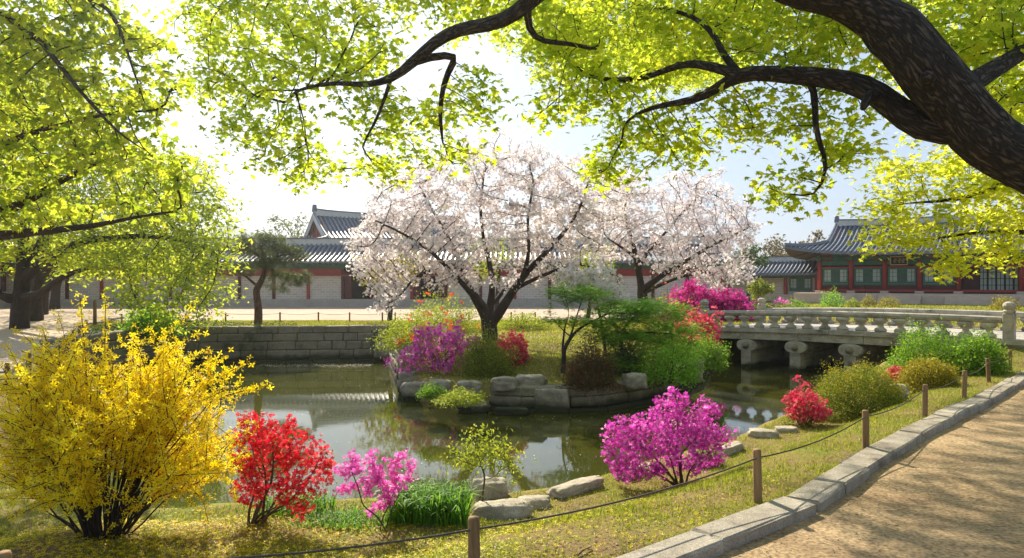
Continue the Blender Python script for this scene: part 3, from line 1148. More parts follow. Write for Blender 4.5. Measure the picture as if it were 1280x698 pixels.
# --- right hall (hip and gable), front faces the pond; local x along (0.8,-0.6)
hall_rz = math.atan2(-.6, .8)
HL, HW = 25.0, 7.0
c0 = np.array([26.5, 62.0])
hc = c0 + np.array([.8, -.6]) * (HL / 2) + np.array([.6, .8]) * (HW / 2)
hall = thing('palace_hall', 'red columned palace hall with blue-grey tiled roof and stone terrace on the right', 'building', (hc[0], hc[1], .4), hall_rz)
zc = .92
giwa_roof(hall, HL, HW, 2.3, 4.05, 6.75, vg=.48, gin=.5, up=.75, rib=.36)
pl_ = MB()
pl_.box((0, -.1, .40), (HL + 3.4, HW + 3.0, .86), bev=.03)
for k in range(3):
    pl_.box((-HL / 2 + 6.4 + k * 4.6, -HW / 2 - 1.6 - .45, .18 + .0), (3.0, .9, .36), bev=.02)
    pl_.box((-HL / 2 + 6.4 + k * 4.6, -HW / 2 - 1.6 - .22, .52), (3.0, .45, .32), bev=.02)
pl_.build('terrace', M['stone_warm'], hall)
bays = [0, 2.5, 5.04, 7.55, 10.19, 14.2, 17.0, 20, 22.5, 25]
cols = [b - HL / 2 for b in bays]
yf = -HW / 2
for x in cols:
    c = MB()
    c.lathe([(.2, zc + .1), (.2, 3.3), (.19, 3.75)], (x, yf, 0), 14)
    col = c.build('column', M['red_wood'], hall, True)
    b = MB()
    b.box((x, yf, zc), (.62, .62, .22), bev=.03)
    b.build('column_base', M['stone_warm'], col)
bm_ = MB()
bm_.box((0, yf + .02, 3.35), (HL, .16, .34), mi=0)
bm_.box((0, yf + .02, 2.98), (HL, .18, .12), mi=1)
bm_.box((0, yf + .03, zc + .12), (HL, .2, .20), mi=1)
for x in cols:
    bm_.box((x, yf - .16, 3.72), (.34, .42, .30), mi=0, taper=1.3)
for x in range(-12, 13):
    bm_.box((x, yf + .1, 3.82), (1.02, .1, .60), mi=0 if x % 2 else 1)
bm_.build('beam', [M['green_wood'], M['red_wood']], hall)
for k in range(len(cols) - 1):
    if k in (4,):
        d = MB()
        w_ = cols[k + 1] - cols[k]
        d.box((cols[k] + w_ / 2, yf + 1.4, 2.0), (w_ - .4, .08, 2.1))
        do = d.build('recess', M['dark_red'], hall)
        for q in range(5):
            x = cols[k] + 1.55 + q * .55
            dd = MB()
            dd.box((x, yf + 1.25, 2.0), (.5, .06, 1.9), mi=0)
            for z in (1.5, 2.0, 2.5):
                dd.box((x, yf + 1.21, z), (.48, .03, .04), mi=1)
            for xx in (-.23, 0, .23):
                dd.box((x + xx, yf + 1.208, 2.0), (.04, .03, 1.9), mi=1)
            dd.build('door', [M['paper'], M['dark_void']], hall)
        continue
    window_bay(hall, cols[k] + .24, cols[k + 1] - .24, 1.55, 2.86, yf + .03)
    sp_ = MB()
    sp_.box(((cols[k] + cols[k + 1]) / 2, yf + .04, 1.28), (cols[k + 1] - cols[k] - .44, .1, .38))
    for q in range(9):
        sp_.box((cols[k] + .3 + (cols[k + 1] - cols[k] - .6) * q / 8, yf - .03, 1.30), (.05, .04, .34))
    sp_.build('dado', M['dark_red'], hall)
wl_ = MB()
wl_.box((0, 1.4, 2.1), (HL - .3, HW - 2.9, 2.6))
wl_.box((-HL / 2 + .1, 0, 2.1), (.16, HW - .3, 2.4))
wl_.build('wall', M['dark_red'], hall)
sb = MB()
sb.box((cols[2] + 1.15, yf - .75, 3.45), (1.1, .08, .62))
nb_ = sb.build('name_board', M['dark_void'], hall)
fb = MB()
for z in (3.13, 3.77):
    fb.box((cols[2] + 1.15, yf - .77, z), (1.24, .1, .07))
for x in (-.6, .6):
    fb.box((cols[2] + 1.15 + x, yf - .77, 3.45), (.07, .1, .57))
fb.build('board_frame', M['gold'], nb_)
gl = MB()
for q in (-.27, .05, .33):
    x = cols[2] + 1.15 + q
    for dx, dz, sx_, sz_ in ((0, .15, .22, .03), (0, .03, .26, .03), (0, -.12, .2, .03), (0, .02, .03, .34), (-.09, -.06, .03, .16), (.09, .1, .03, .14)):
        gl.box((x + dx, yf - .80, 3.45 + dz), (sx_, .02, sz_))
gl.build('lettering', M['gold'], nb_)

# --- low side wing of the hall, at its left
wc = c0 + np.array([.8, -.6]) * (-6.3) + np.array([.6, .8]) * 4.2
wing = thing('side_wing', 'low tiled wing with pale brick wall at the left of the palace hall', 'building', (wc[0], wc[1], .4), hall_rz)
giwa_roof(wing, 11.0, 3.4, .9, 2.5, 3.75, up=.15, rib=.36)
b = MB()
b.box((0, 0, .3), (11.2, 4.6, .65), bev=.03)
b.build('plinth', M['stone_warm'], wing)
b = MB()
b.box((0, .1, 1.5), (10.8, 3.2, 2.0))
b.build('wall', M['brick_warm'], wing)
for k in range(5):
    b = MB()
    b.box((-5.4 + k * 2.7, -1.62, 1.45), (.26, .26, 2.0))
    b.build('post', M['red_wood'], wing)
b = MB()
b.box((0, -1.6, 2.3), (10.9, .2, .22))
b.build('beam', M['red_wood'], wing)
window_bay(wing, 3.0, 5.0, 1.0, 2.1, -1.58)

# --- long corridor building across the court
CL = 50.0
corr = thing('corridor_building', 'long low corridor building with white brick bays, red posts and tiled roof behind the court', 'building', (-10.5, 51.8, .4), 0)
giwa_roof(corr, CL, 4.0, 1.1, 3.15, 4.45, up=0, rib=.34, overx=.4)
b = MB()
b.box((0, 0, .24), (CL + .8, 5.0, .60), bev=.03)
b.build('plinth', M['stone_cool'], corr)
b = MB()
nb_c = 21
bay = CL / nb_c
gate_px = [(437, 470), (525, 560)]


def is_gate(k):
    xm = -10.5 - CL / 2 + (k + .5) * bay
    px = CX + xm / 49.8 * FOC
    return any(a - 8 < px < c_ + 4 for a, c_ in gate_px)


for k in range(nb_c):
    x0 = -CL / 2 + k * bay
    if is_gate(k):
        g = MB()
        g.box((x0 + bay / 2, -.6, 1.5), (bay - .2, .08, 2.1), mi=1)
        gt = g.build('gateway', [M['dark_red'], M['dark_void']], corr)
        for s_ in (-1, 1):
            g = MB()
            g.box((x0 + bay / 2 + s_ * bay * .36, -1.95, 1.45), (bay * .22, .08, 1.9))
            g.build('gate_leaf', M['dark_red'], gt)
    else:
        g = MB()
        g.box((x0 + bay / 2, -1.9, 1.35), (bay - .2, .2, 1.62))
        g.build('brick_panel', M['brick_pale'], corr)
        g = MB()
        g.box((x0 + bay / 2, -1.88, 2.42), (bay - .2, .16, .50))
        g.build('upper_panel', M['red_wood'], corr)
for k in range(nb_c + 1):
    x0 = -CL / 2 + k * bay
    c = MB()
    c.box((x0, -2.0, 1.65), (.2, .24, 2.26))
    c.build('post', M['dark_red'] if k % 3 else M['red_wood'], corr)
b = MB()
b.box((0, -2.02, 2.75), (CL, .22, .2), mi=0)
b.box((0, -2.03, 2.18), (CL, .22, .08), mi=1)
b.build('beam', [M['green_wood'], M['red_wood']], corr)
b = MB()
b.box((0, 1.4, 1.6), (CL - .3, .2, 2.2))
b.build('rear_wall', M['dark_red'], corr)

# --- gabled hall behind the corridor
gz_ = math.atan2(.5, .866)
gh = thing('gabled_hall', 'taller hall with red gable and blue tiles rising behind the corridor by the cherry', 'building', (-10.9, 64.6, .4), gz_)
giwa_roof(gh, 15.0, 9.0, 1.9, 4.3, 7.4, vg=.36, gin=.6, up=.5, rib=.36)
b = MB()
b.box((0, 0, 2.3), (14.6, 8.6, 4.6))
b.build('wall', M['red_wood'], gh)
for k in range(6):
    b = MB()
    b.lathe([(.22, 0), (.2, 4.3)], (-7.4 + k * 2.96, -4.4, 0), 10)
    b.build('column', M['dark_red'], gh, True)

# --- wing at the far left
lw = thing('left_building', 'dark tiled building at the left border behind the row of trees', 'building', (-36.6, 43.5, .4), R(98))
giwa_roof(lw, 16.0, 5.5, 1.5, 3.9, 5.7, up=.3, rib=.36)
b = MB()
b.box((0, 0, .3), (16.4, 6.6, .7), bev=.03)
b.build('plinth', M['stone_cool'], lw)
b = MB()
b.box((0, 0, 1.6), (15.6, 5.2, 1.9))
b.build('wall', M['brick_warm'], lw)
b = MB()
b.box((0, -2.64, 2.95), (15.8, .2, .7), mi=0)
b.build('beam', M['red_wood'], lw)
for k in range(7):
    b = MB()
    b.box((-7.8 + k * 2.6, -2.7, 1.9), (.26, .26, 2.9))
    b.build('post', M['dark_red'], lw)

# ------------------------------------------------------------------ bridge
BA, BB = np.array([7.1, 26.45]), np.array([13.4, 19.5])
bd = (BB - BA) / np.linalg.norm(BB - BA)
bn = np.array([-bd[1], bd[0]])                      # away from the viewer
BLn = np.linalg.norm(BB - BA)
brz = math.atan2(bd[1], bd[0])
bridge = thing('stone_bridge', 'grey granite bridge with carved baluster railings over the pond', 'bridge', (BA[0], BA[1], 0), brz)
BW = 4.2


def bz(t):
    return .42 + .09 * t + .07 * 4 * t * (1 - t)


def arch_bar(mb, y0, y1, za, zb, x0=0.0, x1=BLn, n=8, gap=0.0, mi=0, bev=0.0):
    e = np.linspace(x0, x1, n + 1)
    for a, b in zip(e[:-1], e[1:]):
        a2, b2 = a, b - gap
        A, B = bz(a2 / BLn), bz(b2 / BLn)
        P = [(a2, y0, A + za), (b2, y0, B + za), (b2, y1, B + za), (a2, y1, A + za), (a2, y0, A + zb), (b2, y0, B + zb), (b2, y1, B + zb), (a2, y1, A + zb)]
        mb.add(P, [(0, 3, 2, 1), (4, 5, 6, 7), (0, 1, 5, 4), (1, 2, 6, 5), (2, 3, 7, 6), (3, 0, 4, 7)], mi)


for nm, y0, y1 in (('girder', -.16, .26), ('girder', BW - .26, BW + .16)):
    g = MB()
    arch_bar(g, y0 - .07, y1, -.14, 0, -.6, BLn + .5, 4, .012)
    arch_bar(g, y0, y1, -.40, -.145, -.6, BLn + .5, 5, .012)
    g.build(nm, M['granite'], bridge)
g = MB()
arch_bar(g, .27, BW - .27, -.3, -.02, -.6, BLn + .6, 16, .01)
g.build('deck', M['granite'], bridge)
for k in range(4):
    x = 1.77 * (k + 1) - .02 if k < 3 else 7.1
    if k == 3:
        continue
    z1 = bz(x / BLn) - .41
    p = MB()
    p.box((x, BW / 2, (z1 - .42 - 1.9) / 2 + .02), (.32, BW - .5, 1.9 + z1 - .46), bev=.02)
    p.box((x, .02, (z1 - 1.9) / 2 - .1), (.37, .46, 1.9 + z1 - .3), bev=.025)
    for j in range(3):
        p.box((x, .9 + j * 1.1, -.3), (.36, 1.06, .36), bev=.02)
    pr = p.build('pier', M['granite'], bridge)
    c = MB()
    P, fs = [], []
    ns = 20
    for yy, sc in ((-.22, .90), (-.16, 1.0), (.55, 1.0), (BW - .1, 1.0)):
        for q in range(ns):
            a = 2 * math.pi * q / ns
            ex = math.copysign(abs(math.cos(a)) ** .8, math.cos(a))
            ez = math.copysign(abs(math.sin(a)) ** .8, math.sin(a))
            P.append((x + .38 * sc * ex, yy, z1 - .205 + .205 * sc * ez))
    for r_ in range(3):
        for q in range(ns):
            q2 = (q + 1) % ns
            fs.append((r_ * ns + q, r_ * ns + q2, (r_ + 1) * ns + q2, (r_ + 1) * ns + q))
    fs.append(tuple(range(ns)))
    fs.append(tuple(range(4 * ns - 1, 3 * ns - 1, -1)))
    c.add(P, fs)
    cp = c.build('capital', M['granite'], pr, smooth=False)
    bo = MB()
    prof_ = [(.001, .14), (.09, .12), (.14, .05), (.15, 0)]
    P, fs = [], []
    for r_, yy in prof_:
        for q in range(14):
            a = 2 * math.pi * q / 14
            P.append((x + .8 * r_ * math.cos(a), -.225 - yy, z1 - .205 + .8 * r_ * math.sin(a)))
    for r_ in range(3):
        for q in range(14):
            q2 = (q + 1) % 14
            fs.append((r_ * 14 + q, r_ * 14 + q2, (r_ + 1) * 14 + q2, (r_ + 1) * 14 + q))
    bo.add(P, fs)
    bo.build('boss', M['wall_stone'], cp, True)
for x in (-.5, BLn + .1):
    ab = MB()
    for j, z in enumerate((-1.35, -.9, -.45)):
        for q in range(4):
            ab.box((x - (.35 if x < 0 else -.35), .25 + q * 1.15, z + .22 - .2), (1.1, 1.12, .44), bev=.03, jit=.01)
    ab.build('abutment', M['wall_stone'], bridge)
bal = MB()
prof_b = [(.15, .0), (.165, .035), (.155, .08), (.10, .13), (.075, .19), (.085, .23), (.14, .275), (.185, .325), (.19, .37), (.15, .40), (.11, .415)]
bal.lathe(prof_b, sides=14, sx=1.15, sy=.72)
bal_me = bal.mesh('baluster', M['granite'], True)
for yy in (.03, BW - .03):
    rl = MB()
    e = np.linspace(.1, BLn - .1, 7)
    for a, b in zip(e[:-1], e[1:]):
        pts = [(a + (b - .01 - a) * t, yy, bz((a + (b - a) * t) / BLn) + .50) for t in (0, .33, .66, 1)]
        rl.tube(pts, .098, 8)
    rl.build('rail', M['granite'], bridge)
    n_b = 16
    for k in range(n_b):
        x = .42 + k * (BLn - .84) / (n_b - 1)
        link('baluster', bal_me, bridge, (x, yy, bz(x / BLn)))
    for x in (-.05, BLn + .05):
        ps = MB()
        zz = bz(x / BLn)
        ps.box((x, yy, zz + .14), (.26, .26, 1.1), bev=.02)
        ps.lathe([(.13, .69), (.15, .73), (.15, .76), (.11, .79), (.15, .84), (.165, .90), (.13, .97), (.05, 1.01), (.001, 1.02)], (x, yy, zz), 14)
        ps.build('newel', M['granite'], bridge)

# ------------------------------------------------------------------ leaves and plants
def rot_batch(n, up_bias=0.0, yaw_only=False):
    """random rotation matrices (n,3,3); up_bias 0..1 pulls the local z axis to world up"""
    z = rng.normal(size=(n, 3))
    z /= np.linalg.norm(z, axis=1)[:, None]
    z = z * (1 - up_bias) + np.array([0, 0, 1.0]) * up_bias * 1.2
    z /= np.linalg.norm(z, axis=1)[:, None] + 1e-9
    a = rng.normal(size=(n, 3))
    x = a - z * np.sum(a * z, 1)[:, None]
    x /= np.linalg.norm(x, axis=1)[:, None] + 1e-9
    y = np.cross(z, x)
    return np.stack([x, y, z], 2)


def tmpl_leaf(fold=.25, wdt=.5):
    v = np.array([(0, 0, 0), (.45, wdt / 2, fold * .3), (1, 0, -.06), (.45, -wdt / 2, fold * .3)])
    return v, np.array([[0, 1, 2], [0, 2, 3]])


def tmpl_palm(n=5, spread=1.35, wdt=.30, droop=.35):
    V, F = [], []
    for k in range(n):
        a = (k / (n - 1) - .5) * 2 * spread
        L_ = 1.0 - .28 * abs(a) / spread
        ca, sa = math.cos(a), math.sin(a)
        for (u, w) in ((.0, 0), (.55, wdt / 2), (1, 0), (.55, -wdt / 2)):
            u2, w2 = u * L_, w * L_
            V.append((ca * u2 - sa * w2, sa * u2 + ca * w2, -droop * u2 * u2))
        b = 4 * k
        F += [[b, b + 1, b + 2], [b, b + 2, b + 3]]
    return np.array(V), np.array(F)


def tmpl_flower(n=5, cup=.3, wdt=.62):
    V, F = [(0, 0, 0)], []
    for k in range(n):
        a = 2 * math.pi * k / n
        for (u, w, z) in ((.55, wdt / 2, cup * .55), (1, 0, cup), (.55, -wdt / 2, cup * .55)):
            V.append((math.cos(a) * u - math.sin(a) * w, math.sin(a) * u + math.cos(a) * w, z))
        b = 1 + 3 * k
        F += [[0, b + 2, b + 1], [0, b + 1, b]]
    return np.array(V), np.array(F)


T_LEAF, T_PALM, T_FL5, T_FL4 = tmpl_leaf(), tmpl_palm(5, 1.35, .44, .35), tmpl_flower(5), tmpl_flower(4, .25, .42)
T_NEEDLE = tmpl_palm(6, 1.1, .07, -.1)
T_MAPLE = tmpl_palm(5, 1.9, .36, .15)
T_TRI = (np.array([(0, -.45, 0), (1, 0, .1), (0, .45, 0)]), np.array([[0, 1, 2]]))


def scatter_mesh(name, pos, tmpl, size, material, up_bias=0.0, svar=.35, rot=None, rnd=None, off=(0, 0, 0)):
    v, f = tmpl
    n = len(pos)
    Rm = rot_batch(n, up_bias) if rot is None else rot
    sc = size * (1 + rng.uniform(-svar, svar, n))
    V = np.einsum('nij,kj->nki', Rm, v) * sc[:, None, None] + (pos - np.asarray(off, float))[:, None, :]
    F = f[None] + (np.arange(n) * len(v))[:, None, None]
    if rnd is None:
        rnd = rng.uniform(0, 1, n)
    return mesh_np(name, V.reshape(-1, 3), F.reshape(-1, f.shape[1]), material, False, attrs={'rnd': np.repeat(rnd, len(v))})


def grow(skel, attr, step=.25, infl=2.0, kill=.4, iters=120, jitter=.15, grav=0.0):
    """space colonisation. skel: list of (polyline, radii, parent_polyline_index or None). returns nodes, parent, min radius"""
    nodes, par, rmin = [], [], []
    for pl, rad, pi in skel:
        pl = np.asarray(pl, float)
        rad = np.interp(np.linspace(0, 1, len(pl)), np.linspace(0, 1, len(rad)), rad)
        both = resample(np.c_[pl, rad], step)
        nw = max(3, len(both) // 3)
        wob = rng.normal(size=(nw, 3))
        wob[0] = 0
        for a_ in range(3):
            both[:, a_] += np.interp(np.linspace(0, nw - 1, len(both)), np.arange(nw), wob[:, a_]) * (step * .05 + both[:, 3] * .16) * (np.arange(len(both)) > 1)
        for _ in range(1):
            both[1:-1] = both[1:-1] * .5 + (both[:-2] + both[2:]) * .25
        if pi is None:
            p = -1
        else:
            d = np.linalg.norm(np.array(nodes) - both[0, :3], axis=1)
            p = int(np.argmin(d))
            both = both[1:] if d[p] < step * 1.2 else both
        for q in both:
            nodes.append(q[:3])
            par.append(p)
            rmin.append(q[3])
            p = len(nodes) - 1
    nodes = [np.array(q) for q in nodes]
    n0 = len(nodes)
    attr = np.asarray(attr, float)
    A = np.array(nodes)
    D = np.linalg.norm(attr[:, None, :] - A[None], axis=2)
    ni, nd = D.argmin(1), D.min(1)
    alive = np.ones(len(attr), bool)
    stall = np.zeros(len(attr), int)
    for it in range(iters):
        act = alive & (nd < infl)
        if not act.any():
            break
        ids = ni[act]
        cur = np.array(nodes)
        vec = attr[act] - cur[ids]
        vec /= np.linalg.norm(vec, axis=1)[:, None] + 1e-9
        acc = np.zeros((len(nodes), 3))
        np.add.at(acc, ids, vec)
        new, newp = [], []
        for u in np.unique(ids):
            d = acc[u]
            l = np.linalg.norm(d)
            if l < 1e-6:
                continue
            d = d / l + rng.normal(size=3) * jitter
            d[2] += grav
            d /= np.linalg.norm(d)
            new.append(nodes[u] + d * step)
            newp.append(int(u))
        new = np.array(new)
        b = len(nodes)
        nodes += list(new)
        par += newp
        rmin += [0.0] * len(new)
        D = np.linalg.norm(attr[:, None, :] - new[None], axis=2)
        j = D.argmin(1)
        dm = D[np.arange(len(attr)), j]
        better = dm < nd - step * .02
        stall = np.where(better | ~act, 0, stall + 1)
        alive &= stall < 5
        better = dm < nd
        nd = np.where(better, dm, nd)
        ni = np.where(better, b + j, ni)
        alive &= nd > kill
    return np.array(nodes), np.array(par), np.array(rmin), n0


def branch_mesh(mb, nodes, par, rmin, r_tip=.006, expo=2.3, sides_max=12, off=(0, 0, 0)):
    n = len(nodes)
    acc = np.zeros(n)
    kids = [[] for _ in range(n)]
    for i in range(n):
        if par[i] >= 0:
            kids[par[i]].append(i)
    r = np.zeros(n)
    order = list(range(n))
    # children may precede parents only within skeleton; use depth order
    depth = np.zeros(n, int)
    for i in range(n):
        p, d = par[i], 0
        depth[i] = depth[p] + 1 if p >= 0 and p < i else 0
    for i in sorted(order, key=lambda q: -depth[q]):
        rr = r_tip if not kids[i] else sum(r[k] ** expo for k in kids[i]) ** (1 / expo)
        r[i] = max(rr, rmin[i]) if rmin[i] > 0 else rr
    done = np.zeros(n, bool)
    for i in sorted(order, key=lambda q: depth[q]):
        if done[i]:
            continue
        ch = [i]
        done[i] = True
        c = i
        while kids[c]:
            nx = [k for k in kids[c] if not done[k]]
            if not nx:
                break
            c = max(nx, key=lambda k: r[k])
            done[c] = True
            ch.append(c)
        pts = [nodes[k] for k in ch]
        rad = [r[k] for k in ch]
        if par[i] >= 0:
            pts = [nodes[par[i]]] + pts
            rad = [min(r[par[i]], rad[0] * 1.15)] + rad
        if len(pts) < 2:
            continue
        pts = np.array(pts)
        if len(pts) > 3:
            pts[1:-1] = pts[1:-1] * .5 + (pts[:-2] + pts[2:]) * .25
        rad = np.array(rad)
        rad[-1] *= .6
        rm = rad.max()
        sd = sides_max if rm > .09 else (8 if rm > .035 else (5 if rm > .012 else 3))
        mb.tube(pts, rad, sd, kind_bark=True)
    return r


def blob(c, r, n):
    q = rng.normal(size=(n, 3))
    q /= np.linalg.norm(q, axis=1)[:, None]
    q *= rng.uniform(0, 1, n)[:, None] ** (1 / 2.4)
    return np.asarray(c) + q * np.asarray(r)


def pblob(px, py, Y, wpx, hpx, dY, n):
    """blob of points that fills a pixel-sized patch at depth Y (placed in the world by its distance)"""
    return blob(at(px, py, Y), (wpx / 2 * Y / FOC, dY, hpx / 2 * Y / FOC), n)


def around(nodes, sel, k, spread, flat=1.0):
    base = np.repeat(nodes[sel], k, axis=0)
    o = rng.normal(size=base.shape) * spread
    o[:, 2] *= flat
    return base + o


def tree(name, label, base, skel, attr, leaf, lmat, lsize, per, spread, bark='bark', r_tip=.007, step=.25, infl=2.5, kill=.4, up=.45, thr=.02, flat=.6, cat='tree',
         group=None, crown='crown', iters=140, jitter=.15, sides=12, grav=0.0, expo=2.3, extra=None, svar=.35):
    root = thing(name, label, cat, base, 0, group)
    nodes, par, rmin, n0 = grow(skel, attr, step, infl, kill, iters, jitter, grav)
    mb = MB()
    r = branch_mesh(mb, nodes, par, rmin, r_tip, expo, sides)
    mb.build('trunk', M[bark], root, True, off=base)
    sel = np.where((r < thr) & (np.arange(len(nodes)) >= n0))[0]
    pos = around(nodes, sel, per, spread, flat)
    link(crown, scatter_mesh(crown, pos, leaf, lsize, M[lmat], up, svar, off=base), root)
    if extra:
        for (nm, frac, tm, mt, sz, k, sp) in extra:
            s2 = sel[rng.uniform(size=len(sel)) < frac]
            link(nm, scatter_mesh(nm, around(nodes, s2, k, sp, 1), tm, sz, M[mt], .2, off=base), root)
    return root


# --- overhanging tree at the right foreground
tb = np.array([6.9, 5.6, -.1])
YT = 5.4
trunk = [tb, (6.4, 5.55, .7), at(1500, 330, 5.45), at(1400, 290, 5.45), at(1290, 222, YT), at(1215, 165, YT), at(1165, 110, 5.35), at(1120, 35, 5.3), at(1060, -12, 5.3), at(985, -22, 5.35), at(900, -60, 5.6), at(800, -80, 6.0),
         at(720, -45, 6.3), at(662, 2, 6.5), at(632, 28, 6.6), at(565, 38, 6.7), at(530, 62, 6.8), at(500, 98, 6.9), at(470, 108, 7.0), at(420, 104, 7.2), at(370, 112, 7.5)]
trad = [.40, .31, .26, .24, .215, .185, .175, .165, .15, .135, .12, .10, .085, .075, .066, .058, .05, .042, .03, .02, .012]
b1 = [at(1200, 168, YT), at(1150, 160, 5.5), at(1105, 118, 5.6), at(1060, 98, 5.8), at(1010, 93, 6.0), at(950, 90, 6.2), at(918, 92, 6.3), at(893, 112, 6.5), at(862, 130, 6.7), at(820, 132, 6.9), at(780, 150, 7.1)]
b1r = [.115, .105, .095, .085, .075, .065, .055, .043, .035, .022, .012]
b2 = [at(925, 92, 6.3), at(905, 72, 6.4), at(895, 40, 6.6), at(870, 20, 6.8), at(820, 10, 7.0)]
b3 = [at(1022, 94, 6.0), at(1018, 140, 6.0), at(1021, 178, 6.0), at(1042, 204, 6.05), at(1028, 228, 6.1), at(1018, 248, 6.1)]
b4 = [at(920, 92, 6.3), at(890, 84, 6.4), at(850, 80, 6.8), at(800, 100, 7.2), at(740, 98, 7.6), at(690, 60, 7.8)]
b5 = [at(520, 72, 6.8), at(580, 68, 6.9), at(560, 84, 7.0), at(552, 110, 7.0), at(548, 160, 7.1), at(555, 180, 7.2)]
b6 = [at(490, 104, 6.9), at(478, 130, 7.0), at(465, 165, 7.1), at(450, 185, 7.2)]
b7 = [at(1180, 128, 5.35), at(1230, 95, 5.5), at(1290, 60, 5.9), at(1380, 0, 6.4), at(1440, -80, 7.0)]
b8 = [at(800, -80, 6.0), at(700, -120, 7.0), at(560, -150, 8.0), at(400, -120, 9.0), at(300, -60, 9.5)]
b9 = [at(1120, 35, 5.3), at(1100, -80, 6.2), at(1060, -160, 7.6), at(980, -220, 9.0), at(900, -200, 10.0)]
b11 = [at(1120, 35, 5.3), (2.6, 7.5, 5.8), (2.5, 10.0, 6.7), (2.0, 12.5, 7.1), (1.3, 15.0, 7.4)]  # this and the next two: added high limbs, their leaves shade the path
b12 = [(2.5, 10.0, 6.7), (3.6, 12.5, 7.2), (4.8, 15.0, 7.7), (6, 17.5, 8.4)]
b13 = [(2.0, 12.5, 7.1), (3.4, 16, 7.5), (4.6, 20, 8.0), (5.8, 22.2, 8.3)]
b10 = [at(662, 2, 6.5), at(655, 30, 6.6), at(668, 58, 6.7), at(720, 58, 6.9), at(750, 62, 7.1)]
skel = [(trunk, trad, None), (b1, b1r, 0), (b2, [.04, .015], 0), (b3, [.032, .025, .018, .008], 0), (b4, [.05, .03, .012], 0), (b5, [.04, .03, .01], 0), (b6, [.022, .008], 0),
        (b7, [.09, .06, .02], 0), (b8, [.07, .04, .015], 0), (b9, [.10, .07, .03], 0), (b10, [.04, .015], 0), ([at(1092, 108, 5.6), at(1082, 128, 5.55), at(1078, 136, 5.5)], [.06, .05, .035], 1), ([at(1160, 100, 5.35), at(1163, 97, 5.2), at(1161, 95, 5.10)], [.09, .075, .05], 0), (b11, [.15, .13, .10, .07, .02], 0), (b12, [.08, .05, .015], 11), (b13, [.07, .05, .012], 11)]
A = []
for (px, py, Y, w_, h_, dY, n_) in [
        (330, 165, 8.2, 130, 60, .6, 26), (380, 205, 8.0, 120, 50, .5, 26), (300, 95, 8.6, 130, 90, .8, 34), (420, 60, 8.0, 200, 90, .9, 60), (500, 150, 7.6, 160, 60, .6, 34), (560, 195, 7.6, 110, 44, .4, 22),
        (590, 130, 7.4, 80, 80, .5, 26), (480, 208, 7.8, 100, 36, .4, 16), (330, 20, 9.0, 200, 100, 1, 50), (258, 30, 9.2, 90, 90, .8, 24), (268, 110, 9.0, 60, 60, .5, 12), (560, -5, 8.5, 260, 80, 1.2, 70), (700, 45, 7.6, 120, 90, .8, 46), (760, 120, 7.8, 150, 90, .7, 50),
        (690, 130, 7.6, 70, 60, .5, 16), (800, 175, 7.8, 140, 56, .6, 38), (765, 215, 7.8, 90, 46, .4, 24), (860, 195, 7.6, 70, 44, .4, 16), (840, 40, 7.4, 170, 100, .9, 60), (920, 30, 7.2, 140, 90, .9, 46),
        (990, 140, 6.6, 150, 70, .6, 40), (930, 160, 6.9, 70, 60, .5, 18), (985, 232, 6.4, 90, 60, .4, 26), (1060, 180, 6.8, 80, 80, .5, 28), (1090, 60, 7.2, 110, 110, .8, 44), (1230, 40, 6.2, 140, 110, .8, 50),
        (1250, 130, 6.8, 100, 80, .6, 30), (1010, 60, 6.4, 80, 60, .5, 24), (1160, -20, 7.0, 260, 80, 1.2, 50), (760, -40, 8.5, 400, 70, 1.5, 80), (430, -70, 9.5, 400, 100, 1.5, 60), (960, -160, 9.0, 500, 160, 2.0, 120),
        (1300, -60, 7.5, 240, 180, 1.5, 60), (1050, -240, 11.0, 500, 200, 2.0, 90), (640, -200, 10.0, 500, 160, 2.0, 70)]:
    A.append(pblob(px, py, Y, w_, h_, dY, int(n_ * 2.5)))
for q in [(760, 55, 13.5, 130, 90, 1.4, 110), (860, 45, 14.5, 140, 90, 1.4, 120), (950, 40, 15.0, 130, 80, 1.6, 110), (1050, 30, 15.0, 130, 90, 1.6, 100), (690, 60, 13.0, 90, 90, 1.2, 60), (1180, 20, 15.5, 200, 90, 2, 130), (640, 0, 13, 160, 70, 1.4, 60),
          (900, -60, 14, 500, 90, 2.5, 200)]:
    A.append(pblob(*q))
for c_h in ((.9, 15.4, 7.3), (2.4, 17.0, 7.5), (4.8, 21.4, 8.2), (6.4, 22.8, 8.5), (3.0, 17.2, 7.4), (5.2, 20.0, 8.0), (4.0, 18.8, 7.7), (2.0, 15.5, 7.3)):  # leaf masses added on the high limbs to cast dappled shade on the path
    A.append(blob(c_h, (1.5, 1.5, .35), 120))
tree('overhanging_tree', 'big dark trunked tree leaning in from the right with bright green leaves overhead', tb, skel, np.concatenate(A), T_PALM, 'leaf_near', .054, 15, .115,
     step=.14, infl=2.2, kill=.17, thr=.013, r_tip=.0052, up=.5, sides=36, expo=3.3, svar=.5)

